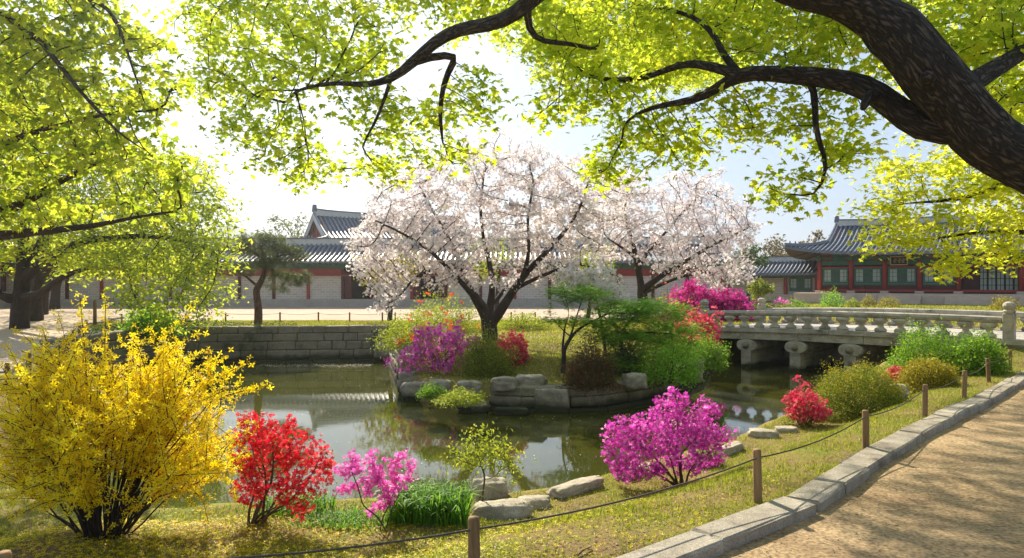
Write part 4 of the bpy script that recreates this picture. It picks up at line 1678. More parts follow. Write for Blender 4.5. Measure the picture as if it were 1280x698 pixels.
# --- golden green tree at the right, behind
tb = np.array([15.5, 14.0, .0])
skel = [([tb, tb + (-.2, .1, 1.6), tb + (-.8, .2, 3.4), tb + (-1.5, .3, 5.0), tb + (-2.2, .6, 7.0)], [.30, .26, .2, .14, .05], None),
        ([tb + (-.8, .2, 3.4), at(1310, 215, 14.0), at(1200, 250, 14.0), at(1130, 255, 14.2)], [.12, .08, .045, .012], 0),
        ([tb + (-.6, .2, 2.9), at(1320, 290, 14.0), at(1220, 292, 13.8), at(1160, 300, 13.8)], [.10, .06, .035, .012], 0),
        ([tb + (-1.5, .3, 5), at(1250, 120, 14.5), at(1150, 130, 14.6)], [.09, .05, .012], 0)]
A = [pblob(*q) for q in [(1150, 275, 14.0, 140, 56, .8, 60), (1110, 240, 14.3, 100, 60, .7, 44), (1230, 240, 14.0, 150, 70, .9, 70), (1170, 205, 14.5, 150, 44, .9, 50), (1245, 300, 13.8, 120, 50, .7, 54), (1120, 300, 14.0, 100, 36, .6, 36),
                        (1190, 330, 13.6, 70, 36, .4, 28), (1110, 275, 14.0, 80, 40, .5, 24), (1265, 325, 13.7, 60, 28, .5, 20), (1250, 170, 15.0, 160, 90, 1.2, 60), (1340, 220, 14.5, 200, 200, 2, 120), (1350, 60, 15, 300, 200, 2.5, 120), (1200, 90, 15.5, 200, 100, 1.5, 70)]]
tree('golden_tree', 'yellow-green leaved tree drooping in front of the palace hall roof', tb, skel, np.concatenate(A), T_PALM, 'leaf_gold', .085, 34, .19, step=.24, infl=3, kill=.33, thr=.016, up=.55, flat=.5)

# --- left trees
def pbm(q, k):
    return pblob(*q[:6], int(q[6] * k))


def left_tree(label, base, blobs, limbs, h, r0, lsize, per, step, kill, lmat='leaf_left', leaf=T_LEAF, spread=.2, up=.45, mul=1.0):
    base = np.asarray(base, float)
    tr = [base + (0, 0, -.2), base + (.05, 0, h * .18), base + (.25, -.1, h * .4), base + (.5, -.1, h * .7), base + (.6, 0, h)]
    skel = [(tr, [r0 * 1.3, r0 * .86, r0 * .66, r0 * .45, r0 * .15], None)]
    for lb, rr in limbs:
        skel.append((lb, rr, 0))
    return tree('shade_tree', label, base, skel, np.concatenate(blobs), leaf, lmat, lsize, per, spread, step=step, infl=step * 11, kill=kill, thr=.03, r_tip=.011, up=up, flat=.5, group='trees along the left path', bark='dark_bark', expo=2.9, svar=.5)


base = (-14.2, 14.6, .1)
b_ = np.array(base)
limbs = [([b_ + (.2, 0, 2.4), at(-60, 262, 14.6), at(0, 268, 14.4), at(45, 245, 14.2), at(95, 215, 14.0), at(150, 190, 13.8)], [.2, .14, .11, .08, .05, .02]),
         ([b_ + (.2, 0, 2.2), at(-60, 292, 14.4), at(0, 290, 14.2), at(60, 288, 14.0), at(120, 282, 13.8), at(170, 272, 13.6), at(230, 262, 13.4)], [.2, .13, .10, .075, .05, .03, .012]),
         ([b_ + (.4, 0, 4.5), at(-50, 60, 13.5), at(10, 20, 12.5), at(60, 60, 12.0), at(100, 110, 11.7), at(150, 170, 11.5), at(185, 190, 11.4)], [.14, .09, .06, .045, .03, .018, .007]),
         ([b_ + (.5, 0, 6.0), at(-20, -40, 13), at(60, -20, 12.2), at(140, 10, 11.8), at(160, 60, 11.6), at(180, 130, 11.5)], [.12, .08, .05, .03, .02, .008]),
         ([b_ + (.4, 0, 4.0), at(-40, 200, 13.8), at(30, 170, 13), at(90, 150, 12.6), at(160, 140, 12.4)], [.11, .07, .045, .025, .01])]
blobs = [pbm(q, 2.2) for q in [(30, 200, 13.6, 140, 90, 1, 70), (110, 190, 13.4, 130, 70, 1, 60), (180, 200, 13.0, 110, 60, .9, 40), (60, 120, 13.0, 150, 90, 1.2, 70), (150, 120, 12.4, 140, 80, 1, 50), (40, 40, 12.8, 180, 100, 1.4, 80),
                             (130, 40, 12.4, 120, 90, 1.2, 40), (60, 260, 14.2, 140, 50, 1, 12), (190, 255, 13.6, 100, 40, .8, 26), (-60, 100, 13.5, 160, 200, 1.5, 80), (40, -40, 12.5, 220, 90, 2, 50), (205, 70, 12.0, 50, 90, .6, 10), (-60, 230, 14, 120, 120, 1.4, 40)]]
left_tree('nearest shade tree on the left, its dark limbs reaching in from the picture border', base, blobs, limbs, 8.5, .34, .11, 13, .24, .30, leaf=T_PALM, spread=.18, mul=2.2)

base = on(24, 413, .28)
b_ = np.array(base)
limbs = [([b_ + (.1, 0, 1.3), at(45, 372, 26), at(75, 345, 25.6), at(110, 335, 25.4), at(160, 338, 25)], [.17, .13, .11, .07, .02]),
         ([b_ + (.1, 0, 1.9), at(62, 320, 26), at(110, 300, 25.5), at(170, 295, 25.0), at(230, 300, 24.6), at(275, 318, 24.2)], [.22, .16, .12, .085, .05, .02]),
         ([b_ + (-.1, 0, 1.2), at(8, 380, 26.4), at(-20, 350, 26)], [.2, .16, .1]),
         ([b_ + (.2, 0, 2.6), at(80, 270, 25.8), at(150, 250, 25.4), at(220, 245, 25)], [.18, .12, .07, .02])]
blobs = [pbm(q, 3.0) for q in [(120, 270, 25.5, 180, 70, 2, 110), (210, 265, 25, 140, 70, 1.6, 90), (250, 315, 24.5, 90, 70, 1.3, 70), (190, 330, 24.8, 150, 60, 1.5, 90), (110, 320, 25.5, 140, 50, 1.5, 60), (245, 365, 24.2, 90, 70, .9, 60), (190, 378, 24.2, 120, 40, .9, 46),
                             (60, 240, 26, 160, 80, 2, 80), (150, 215, 26, 180, 60, 2, 90), (60, 170, 27, 180, 90, 2.5, 90), (225, 215, 25.5, 110, 50, 1.2, 50), (-20, 300, 26, 100, 90, 2, 50), (20, 100, 27.5, 200, 100, 2.5, 80), (265, 280, 24.5, 60, 60, 1, 34), (220, 405, 23.8, 80, 34, .5, 24), (262, 330, 24.2, 60, 80, .9, 60), (255, 250, 24.6, 70, 50, 1, 40), (235, 285, 24.4, 90, 50, 1, 50)]]
left_tree('largest shade tree beside the left path, its low branches spreading over the far wall', base, blobs, limbs, 8.0, .27, .165, 24, .34, .42, lmat='leaf_left', spread=.30, mul=2.0)

for (px, py, z, lb, blobl) in [
        (43, 403, .36, 'second shade tree in the row on the left path, just behind the largest one', [(90, 300, 32, 170, 70, 3, 70), (30, 240, 32, 160, 80, 3, 70), (150, 300, 31, 120, 60, 2, 50), (110, 340, 31.5, 130, 36, 2, 40), (200, 300, 31, 120, 60, 2, 40)]),
        (51, 394, .4, 'third shade tree in the row on the left path, thin dark trunk', [(90, 310, 38, 150, 60, 3, 60), (20, 270, 38, 150, 90, 3, 60), (150, 320, 37, 130, 60, 3, 50)]),
        (68, 387, .4, 'farthest shade tree of the left row, in front of the long corridor', [(110, 320, 44, 130, 50, 3, 60), (50, 290, 45, 130, 70, 3, 60), (190, 335, 43, 120, 44, 3, 50), (240, 330, 43, 80, 44, 2, 30)])]:
    base = on(px, py, z)
    b_ = np.array(base)
    Y0 = base[1]
    limbs = [([b_ + (.05, 0, 1.6), b_ + (1.2, -.2, 3.0), b_ + (3.0, -.5, 3.9)], [.2, .12, .03]), ([b_ + (-.05, 0, 1.8), b_ + (-1.4, 0, 3.4)], [.18, .05])]
    left_tree(lb, base, [pbm(q, 1.6) for q in blobl], limbs, 6.5, .26, .22, 13, .5, .65, lmat='leaf_left', spread=.38, mul=1.6)

# --- pine
base = on(322, 405, .4)
b_ = np.array(base)
Y0 = base[1]
skel = [([b_ + (0, 0, -.1), at(323, 385, Y0), at(320, 362, Y0), at(330, 345, Y0), at(332, 325, Y0), at(326, 308, Y0)], [.17, .15, .13, .11, .07, .03], None),
        ([at(321, 358, Y0), at(308, 345, Y0 - .2), at(300, 342, Y0 - .3)], [.06, .02], 0), ([at(331, 335, Y0), at(355, 342, Y0 + .2), at(375, 345, Y0 + .3)], [.05, .015], 0),
        ([at(331, 325, Y0), at(312, 312, Y0 + .3), at(302, 305, Y0 + .3)], [.05, .015], 0), ([at(332, 325, Y0), at(355, 318, Y0), at(372, 318, Y0)], [.05, .015], 0)]
A = [pblob(*q) for q in [(325, 298, Y0, 64, 14, .6, 60), (305, 312, Y0, 44, 14, .5, 40), (355, 312, Y0, 50, 14, .6, 50), (372, 322, Y0, 34, 12, .5, 34), (335, 328, Y0 - .4, 60, 14, .5, 50), (303, 338, Y0, 34, 12, .4, 34), (362, 345, Y0, 50, 16, .6, 56), (378, 352, Y0, 24, 12, .4, 20), (320, 315, Y0 + .5, 70, 16, .5, 50), (345, 300, Y0, 40, 12, .5, 30), (350, 362, Y0, 24, 8, .3, 10)]]
tree('pine_tree', 'small bent pine with flat needle tiers on the lawn above the far wall', base, skel, np.concatenate(A), T_NEEDLE, 'needles', .16, 16, .12, bark='pine_bark', step=.13, infl=2, kill=.16, thr=.02, up=.35, flat=.4)

# --- cherries
base = np.array([-.62, 21.9, H(-.62, 21.9)])
Y0 = 21.9


def c_(px, py, dy=0.0):
    return at(px, py, Y0 + dy)


skel = [([base + (0, 0, -.15), c_(613, 410), c_(610, 396), c_(592, 372, .1), c_(580, 352, .2), c_(560, 340, .2), c_(538, 338, .1), c_(515, 350, -.1), c_(498, 372, -.3), c_(484, 388, -.5)], [.26, .21, .18, .14, .11, .08, .06, .045, .03, .012], None),
        ([c_(614, 408), c_(625, 388, -.2), c_(640, 366, -.3), c_(655, 345, -.3), c_(680, 318, -.4), c_(705, 290, -.5), c_(725, 262, -.5), c_(735, 230, -.4)], [.17, .15, .12, .10, .075, .055, .035, .015], 0),
        ([c_(612, 405), c_(613, 385, .3), c_(615, 365, .4), c_(612, 335, .6), c_(605, 300, .8), c_(600, 260, .9), c_(605, 215, 1.0)], [.13, .12, .10, .08, .055, .035, .012], 0),
        ([c_(586, 362, .2), c_(575, 330, .4), c_(560, 295, .5), c_(540, 262, .5), c_(520, 225, .4)], [.10, .075, .05, .035, .012], 0),
        ([c_(600, 380, -.2), c_(575, 352, -.8), c_(545, 320, -1.2), c_(510, 295, -1.5), c_(470, 275, -1.6)], [.09, .07, .05, .03, .01], 0),
        ([c_(655, 345, -.3), c_(662, 310, -.8), c_(660, 270, -1.0), c_(668, 225, -1.0)], [.08, .05, .035, .012], 0),
        ([c_(645, 360, -.3), c_(680, 345, -.9), c_(715, 330, -1.1), c_(745, 335, -1.2)], [.07, .05, .03, .01], 0),
        ([c_(613, 385, .3), c_(640, 350, 1.2), c_(665, 300, 1.8), c_(690, 260, 2.0)], [.08, .06, .04, .012], 0)]
A = [pblob(*q) for q in [(600, 260, Y0 + .3, 300, 160, 2.4, 520), (510, 290, Y0, 150, 100, 1.8, 170), (690, 270, Y0, 150, 140, 2.0, 220), (620, 205, Y0 + .5, 160, 80, 1.6, 150), (660, 190, Y0 + .3, 60, 50, .8, 40), (470, 310, Y0, 90, 70, 1.2, 80), (490, 350, Y0 - .3, 90, 70, .9, 80),
                         (480, 382, Y0 - .6, 50, 24, .5, 24), (560, 345, Y0 - .6, 100, 40, .9, 60), (650, 340, Y0, 100, 50, 1.0, 40), (715, 335, Y0 - .8, 90, 60, .8, 70), (480, 260, Y0 + .2, 80, 60, 1.0, 50), (740, 290, Y0 + .3, 50, 90, 1.0, 50), (540, 235, Y0, 110, 60, 1.2, 60), (745, 250, Y0 + .8, 110, 110, 1.4, 150), (560, 300, Y0 - 1.2, 160, 80, .9, 110), (455, 330, Y0 - .2, 60, 40, .8, 40), (700, 215, Y0 + .6, 110, 60, 1.2, 80)]]
tree('cherry_tree', 'wide white-pink flowering cherry on the peninsula in the middle of the pond', base, skel, np.concatenate(A), T_FL5, 'cherry', .05, 15, .10, bark='dark_bark', step=.22, infl=2.6, kill=.27, thr=.024, expo=2.7, r_tip=.010, up=.1, flat=.8,
     crown='blossom', extra=[('leaves', .10, T_LEAF, 'leaf_lime', .08, 3, .12)])

Y0 = 29.0
base = np.array([5.25, 29.0, H(5.25, 29)])
skel = [([base + (0, 0, -.1), c_(803, 370), c_(800, 350), c_(798, 325), c_(790, 300), c_(780, 270), c_(785, 235)], [.22, .18, .15, .12, .09, .06, .015], None),
        ([c_(802, 365), c_(815, 352, -.4), c_(838, 338, -.6), c_(865, 322, -.8), c_(900, 300, -1), c_(935, 285, -1)], [.15, .13, .10, .075, .045, .012], 0),
        ([c_(799, 330), c_(825, 300, .4), c_(850, 270, .6), c_(880, 240, .8)], [.09, .06, .04, .012], 0),
        ([c_(799, 325), c_(775, 310, -.6), c_(755, 295, -1.0)], [.08, .05, .012], 0),
        ([c_(804, 366), c_(822, 357, .3), c_(850, 345, .6), c_(885, 340, .8), c_(920, 345, .9)], [.11, .08, .06, .035, .012], 0)]
A = [pblob(*q) for q in [(840, 280, Y0, 210, 110, 2.4, 420), (780, 250, Y0 + .5, 130, 80, 2, 150), (860, 235, Y0 + .3, 130, 60, 1.6, 110), (900, 300, Y0 - .4, 100, 80, 1.6, 150), (925, 270, Y0, 60, 60, 1.2, 50), (905, 345, Y0 - .5, 80, 40, 1.0, 70), (845, 330, Y0 - .6, 110, 40, 1.2, 70),
                         (935, 320, Y0 - .3, 40, 60, .8, 40), (770, 300, Y0 + .5, 80, 60, 1.4, 60)]]
tree('cherry_tree', 'second flowering cherry behind the first, its pale crown reaching towards the bridge', base, skel, np.concatenate(A), T_FL5, 'cherry', .06, 14, .125, bark='dark_bark', step=.27, infl=3, kill=.33, thr=.028, expo=2.7, r_tip=.012, up=.1, flat=.8, crown='blossom')

# low white blossoming tree between the cherry and the maple
Y0 = 19.6
base = np.array([2.55, 19.6, H(2.55, 19.6)])
skel = [([base, c_(752, 400), c_(745, 375), c_(742, 350)], [.05, .04, .025, .01], None), ([c_(752, 400), c_(770, 375), c_(775, 355)], [.03, .015, .008], 0), ([c_(745, 375), c_(725, 360), c_(712, 352)], [.02, .008], 0)]
A = [pblob(*q) for q in [(745, 352, Y0, 80, 44, .7, 90), (725, 345, Y0, 60, 30, .5, 40), (765, 372, Y0 - .3, 40, 30, .4, 26)]]
tree('blossom_tree', 'small slender tree with pure white blossom between the cherry trunk and the green maple', base, skel, np.concatenate(A), T_FL5, 'cherry_white', .065, 12, .12, bark='dark_bark', step=.15, infl=2, kill=.2, thr=.012, r_tip=.005, up=.2, crown='blossom',
     extra=[('leaves', .8, T_LEAF, 'leaf_bright', .09, 6, .18)])

# --- Japanese maples on the peninsula
base = np.array([1.28, 18.2, H(1.28, 18.2)])
Y0 = 18.2
skel = [([base + (0, 0, -.1), c_(704, 440), c_(712, 425), c_(722, 412), c_(742, 400, -.2), c_(765, 390, -.3)], [.06, .05, .042, .035, .022, .008], None),
        ([c_(703, 448), c_(704, 425, .2), c_(706, 408, .3), c_(712, 392, .3)], [.04, .03, .022, .008], 0),
        ([c_(712, 425), c_(718, 405, .4), c_(724, 385, .5), c_(730, 370, .5)], [.03, .02, .008], 0),
        ([c_(705, 415), c_(695, 402), c_(688, 395)], [.016, .006], 0)]
A = [pblob(*q) for q in [(705, 400, Y0, 60, 10, .5, 50), (760, 400, Y0 - .2, 110, 22, .7, 110), (725, 368, Y0 + .3, 90, 22, .6, 80), (790, 385, Y0, 90, 24, .7, 80), (700, 362, Y0 + .3, 40, 20, .4, 26), (775, 420, Y0 - .3, 90, 18, .6, 70)]]
tree('maple_tree', 'small multi-stemmed maple with flat tiers of fresh green leaves on the peninsula', base, skel, np.concatenate(A), T_MAPLE, 'leaf_green', .07, 22, .12, bark='dark_bark', step=.12, infl=2, kill=.14, thr=.009, r_tip=.0035, up=.7, flat=.35)
base = np.array([3.0, 18.9, H(3.0, 18.9)])
Y0 = 18.9
skel = [([base + (0, 0, -.1), c_(775, 425), c_(782, 405), c_(800, 390), c_(825, 385)], [.05, .045, .035, .02, .008], None),
        ([c_(778, 420), c_(762, 402), c_(750, 392)], [.025, .01], 0), ([c_(778, 420), c_(810, 415, -.4), c_(845, 418, -.5)], [.03, .01], 0)]
A = [pblob(*q) for q in [(815, 388, Y0, 110, 30, .8, 120), (840, 410, Y0, 90, 30, .7, 90), (800, 425, Y0 - .5, 110, 26, .6, 100), (800, 450, Y0 - .8, 110, 24, .5, 80), (850, 440, Y0 - .2, 70, 30, .5, 60), (770, 455, Y0 - .9, 40, 20, .3, 22)]]
tree('maple_tree', 'broad low maple spreading fresh green leaves over the peninsula wall', base, skel, np.concatenate(A), T_MAPLE, 'leaf_green', .07, 18, .14, bark='dark_bark', step=.13, infl=2, kill=.15, thr=.01, r_tip=.0035, up=.65, flat=.45)


# ------------------------------------------------------------------ shrubs
def shrub(label, base, rx, ry, h, leafs, flowers=None, name='shrub', cat='shrub', group=None, stems=26, lump=.42, low=.12, seed=None, lean=(0, 0), top_only=False, shell=.55):
    """mound of leaf sprays; leafs / flowers: (template, material, size, count, up)"""
    base = np.asarray(base, float)
    root = thing(name, label, cat, base, random.uniform(0, 6) * 0, group)
    off = rng.uniform(0, 50, 3)

    def pts(n, inner):
        q = rng.normal(size=(n, 3))
        q[:, 2] = np.abs(q[:, 2]) * .95 - low
        q /= np.linalg.norm(q, axis=1)[:, None]
        k = np.array([1 + lump * (mnoise.noise(Vector(v * 2.1 + off)) + .7 * mnoise.noise(Vector(v * 5.2 + off))) for v in q])
        rr = rng.uniform(inner, 1.0, n) ** .6
        rr = np.where(rng.uniform(size=n) < .10, rr * rng.uniform(1.0, 1.28, n), rr)
        p = q * (k * rr)[:, None]
        p = p + rng.normal(size=p.shape) * .03
        return p * np.array([rx, ry, h]) + np.array([0, 0, h * .08]) + np.outer(p[:, 2], [lean[0], lean[1], 0])
    st = MB()
    tips = pts(stems, .6)
    for t in tips:
        b0 = np.array([rng.normal() * rx * .10, rng.normal() * ry * .10, -.05])
        mid = b0 * .5 + t * .5 + np.array([0, 0, .12 * h]) + rng.normal(size=3) * .03
        q = np.array([b0, b0 * .7 + mid * .3 + (0, 0, .05 * h), mid, t])
        st.tube(resample(q, max(.08, h / 6)), np.linspace(.014, .004, len(resample(q, max(.08, h / 6)))) * (1 + h * .3), 4)
    st.build('stems', M['twig'], root, True)
    tm, mt, sz, n, up = leafs
    if n:
        link('leaves', scatter_mesh('leaves', pts(n, shell * .6), tm, sz, M[mt], up), root)
    for i, fl in enumerate(flowers or []):
        tm, mt, sz, n, frac = fl
        centres = pts(max(3, n // 7), min(.95, shell + .3))
        if frac is not None:
            ax = np.array(frac, float)
            sc = (centres / np.array([rx, ry, h])) @ ax
            centres = centres[np.argsort(-sc)[:max(3, int(len(centres) * .45))]]
        p = np.repeat(centres, 7, axis=0)
        p = p + rng.normal(size=p.shape) * sz * 1.1
        link('blossom', scatter_mesh('blossom', p, tm, sz, M[mt], .25), root)
    return root


def sp(px, py):
    return ground_pt(px, py)


def bigshrub(label, px, py, wpx, hpx, leafs, flowers=None, ry=None, dy=0.0, **k):
    b = sp(px, py)
    Y = b[1]
    rx, h = wpx / 2 * Y / FOC, hpx * Y / FOC
    if dy:
        b = np.array([b[0], b[1] + dy, H(b[0], b[1] + dy)])
    return shrub(label, b, rx, ry or rx * .9, h, leafs, flowers, **k)


LF = T_LEAF
# peninsula
bigshrub('violet azalea in full flower at the left corner of the peninsula', 553, 462, 96, 44, (LF, 'leaf_olive', .05, 3600, .3), [(T_FL5, 'violet', .04, 3400, None)], lump=.55, name='azalea', cat='azalea')
bigshrub('olive green rounded shrub right beside the violet azalea', 607, 470, 62, 48, (LF, 'leaf_olive', .055, 9000, .3))
bigshrub('small red azalea at the foot of the cherry trunk', 641, 455, 36, 32, (LF, 'leaf_olive', .05, 900, .3), [(T_FL5, 'rose', .04, 1300, None)], name='azalea', cat='azalea')
bigshrub('lime green shrub with a few orange-red flowers left of the cherry trunk', 516, 446, 100, 44, (LF, 'leaf_lime', .07, 7000, .4), [(T_FL5, 'orange', .05, 420, (.3, -.5, .4))], dy=1.2)
bigshrub('tall loose lime shrub in front of the courtyard posts, left of the cherry', 555, 420, 110, 46, (LF, 'leaf_lime', .075, 5200, .4), [(T_FL5, 'orange', .05, 160, (.5, -.3, .8))], stems=40, lump=.5)
bigshrub('low bright shrub on the lawn right behind the cherry trunk', 655, 412, 70, 18, (LF, 'leaf_lime', .07, 2600, .4))
bigshrub('dark green and russet shrub under the small maple on the wall', 738, 485, 66, 50, (LF, 'leaf_russet', .05, 9000, .3))
bigshrub('low dark bush between the small maple and the broad maple', 780, 470, 60, 40, (LF, 'leaf_dark', .055, 5000, .3))
bigshrub('mid green bush hanging over the wall at the right of the broad maple', 838, 478, 84, 44, (LF, 'leaf_green', .06, 6000, .35), lump=.6)
bigshrub('tall olive and amber bush with pale flowers behind the broad maple', 835, 425, 90, 48, (LF, 'leaf_amber', .06, 6000, .35), [(T_FL5, 'orange', .045, 260, (.4, -.4, .8))])
bigshrub('red azalea crowning the right end of the peninsula beside the bridge', 868, 446, 64, 50, (LF, 'leaf_olive', .05, 3000, .3), [(T_FL5, 'rose', .045, 2300, (.2, -.3, .9))], name='azalea', cat='azalea')
bigshrub('feathery green bush at the right end of the peninsula against the bridge', 884, 462, 50, 36, (LF, 'leaf_bright', .055, 5000, .35), lump=.6)
# ledge moss
bigshrub('low tuft of bright green leaves on the ledge below the olive shrub', 575, 505, 60, 16, (LF, 'leaf_lime', .05, 2600, .5), stems=6, name='ledge_plant', cat='plant')
bigshrub('small green tuft on the ledge at the slanting boulder', 540, 497, 40, 14, (LF, 'leaf_bright', .05, 1600, .5), stems=6, name='ledge_plant', cat='plant')
# behind the bridge
for (lb, x, y, rx, h, mt, n) in [
        ('large hot pink azalea mound behind the left end of the bridge, under the cherry', 7.9, 31.5, 1.15, 1.35, 'hot_pink', 4200),
        ('second hot pink azalea, right of the largest mound behind the bridge', 9.35, 31.6, 1.0, 1.1, 'hot_pink', 3200)]:
    shrub(lb, (x, y, H(x, y)), rx, rx, h, (LF, 'leaf_olive', .07, 1500, .3), [(T_FL5, mt, .075, n, None)], name='azalea', cat='azalea', stems=12)
for (lb, px, Y, wpx, hpx, mt, lsz, n) in [
        ('dark green bush behind the bridge, right of the hot pink azaleas', 952, 38, 60, 22, 'leaf_dark', .09, 1800), ('green mound bush behind the bridge in front of the side wing', 995, 42, 34, 16, 'leaf_bright', .09, 1300),
        ('rounded green shrub in front of the first hall window', 1040, 50, 28, 20, 'leaf_green', .11, 1100), ('small yellow-green shrub in front of the second hall window', 1066, 48, 20, 11, 'leaf_lime', .1, 700),
        ('small amber shrub on the rockery between the second and third hall columns', 1086, 50, 18, 14, 'leaf_amber', .1, 600), ('spreading amber shrub below the third hall window', 1110, 50, 30, 12, 'leaf_amber', .1, 800),
        ('clipped amber bush beside the stone steps at the far right', 1257, 44, 34, 16, 'leaf_amber', .1, 1300), ('small pale bush left of the first hall column', 975, 44, 20, 10, 'leaf_lime', .09, 500),
        ('low green bush on the lawn between the cherry and the hot pink azaleas', 770, 38, 60, 20, 'leaf_green', .1, 1500)]:
    x = (px - CX) * Y / FOC
    shrub(lb, (x, Y, H(x, Y)), wpx / 2 * Y / FOC, wpx / 2 * Y / FOC * .8, hpx * Y / FOC, (LF, mt, lsz, n, .3), None, stems=8)
x = (976 - CX) * 46 / FOC
shrub('low pink azalea in front of the side wing wall', (x, 46, .4), .5, .4, .5, (LF, 'leaf_olive', .08, 200, .3), [(T_FL5, 'pink', .08, 500, None)], name='azalea', cat='azalea', stems=6)
bigshrub('round dark green bush on the corner of the far wall', 190, 416, 62, 30, (LF, 'leaf_green', .10, 5000, .3))
# near right bank
bigshrub('large clipped yellow-green shrub beside the rope fence', 1074, 521, 112, 58, (LF, 'leaf_olive', .034, 26000, .3), [(LF, 'leaf_amber', .03, 9000, (0, 0, 1))], lump=.12, shell=.8)
bigshrub('small clipped yellow-green shrub in front of the bridge', 1160, 487, 72, 36, (LF, 'leaf_amber', .04, 14000, .3), lump=.12, shell=.8)
bigshrub('bright green leafy shrub in front of the bridge, the wider of two', 1160, 470, 96, 54, (LF, 'leaf_bright', .06, 9000, .35), lump=.3)
bigshrub('bright green leafy shrub nearest the bridge end post, right of the wider one', 1225, 467, 64, 46, (LF, 'leaf_bright', .06, 6500, .35), lump=.3)
bigshrub('small rose-red azalea at the water below the bridge piers', 1005, 534, 56, 38, (LF, 'leaf_olive', .04, 1600, .3), [(T_FL5, 'rose', .034, 2200, (.0, -.2, .9))], name='azalea', cat='azalea')
bigshrub('tiny dark red azalea peeping between the two clipped shrubs', 1120, 486, 26, 22, (LF, 'leaf_olive', .04, 500, .3), [(T_FL5, 'rose', .04, 420, None)], name='azalea', cat='azalea', stems=8)


# --- branching azaleas of the near bank
def azalea(label, base, blobs, fmat, fsize, per, spread, leaf_n=1, lmat='leaf_olive', nst=6, step=.05, kill=.06, r0=.016, r_tip=.0022, leaf_size=.028, name='azalea', cat='azalea', ftm=T_FL5, stems_h=.3):
    base = np.asarray(base, float)
    root = thing(name, label, cat, base)
    attr = np.concatenate(blobs)
    skel = []
    ctr = attr.mean(0)
    for k in range(nst):
        tgt = attr[rng.integers(len(attr))]
        b0 = base + (rng.normal() * .04, rng.normal() * .04, -.05)
        p1 = b0 + (tgt - b0) * .25 + (0, 0, .04)
        p2 = b0 + (tgt - b0) * .5 + rng.normal(size=3) * .03
        skel.append(([b0, p1, p2], [r0, r0 * .8, r0 * .5], None))
    nodes, par, rmin, n0 = grow(skel, attr, step, 1.2, kill, 90, .18)
    mb = MB()
    r = branch_mesh(mb, nodes, par, rmin, r_tip, 2.2, 6)
    mb.build('stems', M['twig'], root, True, off=base)
    kids = np.bincount(par[par >= 0], minlength=len(nodes))
    sel = np.where((np.arange(len(nodes)) >= n0) & (r < r_tip * 2.2))[0]
    tips = sel
    pos = around(nodes, tips, per, spread)
    if fmat:
        link('blossom', scatter_mesh('blossom', pos, ftm, fsize, M[fmat], .25, .25, off=base), root)
    if leaf_n:
        link('leaves', scatter_mesh('leaves', around(nodes, sel, leaf_n, spread * 1.2), T_LEAF, leaf_size, M[lmat], .3, off=base), root)
    return root


b = sp(316, 657)
Y0 = b[1]
azalea('scarlet red azalea right beside the forsythia', b, [pblob(*q) for q in [(345, 570, Y0, 110, 100, .35, 260), (320, 540, Y0 + .1, 60, 60, .25, 80), (385, 590, Y0, 70, 60, .25, 90), (365, 622, Y0 - .1, 60, 40, .2, 40), (320, 590, Y0 + .2, 60, 80, .3, 60), (310, 610, Y0, 40, 60, .2, 30), (400, 570, Y0, 40, 30, .15, 26), (380, 642, Y0 - .1, 20, 14, .08, 8)]],
       'red', .023, 6, .026, 2, 'leaf_olive', 9)
b = sp(476, 664)
Y0 = b[1]
azalea('sparse pink azalea with thin stems left of the tall grass clump', b, [pblob(*q) for q in [(440, 585, Y0, 46, 36, .2, 26), (475, 600, Y0, 60, 50, .25, 34), (500, 578, Y0, 36, 30, .15, 16), (462, 575, Y0, 50, 20, .15, 12), (430, 612, Y0, 30, 14, .12, 10), (508, 600, Y0, 24, 10, .1, 7), (480, 630, Y0, 40, 20, .1, 8)]],
       'pink', .026, 9, .026, 0, 'leaf_olive', 3, kill=.07, r0=.010)
b = sp(852, 606)
Y0 = b[1]
azalea('large magenta azalea in full flower on the near bank', b, [pblob(*q) for q in [(835, 545, Y0, 130, 70, .5, 330), (785, 555, Y0, 70, 80, .35, 130), (885, 545, Y0, 60, 40, .3, 90), (840, 505, Y0, 50, 40, .25, 60), (875, 515, Y0, 60, 36, .25, 60), (785, 590, Y0, 50, 26, .2, 36), (850, 580, Y0 + .2, 80, 30, .3, 40), (765, 545, Y0, 30, 30, .15, 20), (900, 570, Y0, 24, 20, .12, 14), (810, 580, Y0 - .1, 40, 30, .2, 24)]],
       'magenta', .027, 7, .034, 2, 'leaf_olive', 9, step=.06, kill=.07)
b = sp(600, 660)
Y0 = b[1] + .9
b = np.array([(600 - CX) * Y0 / FOC, Y0, H((600 - CX) * Y0 / FOC, Y0)])
azalea('young thin shrub with fresh yellow-green leaves in front of the water', b, [pblob(*q) for q in [(600, 560, Y0, 80, 44, .3, 60), (575, 575, Y0, 50, 36, .2, 26), (630, 575, Y0, 50, 40, .2, 26), (603, 540, Y0, 44, 20, .15, 18), (640, 590, Y0, 30, 20, .15, 10)]],
       None, .02, 1, .045, 6, 'leaf_lime', 2, name='young_shrub', cat='shrub', leaf_size=.045, r0=.013)

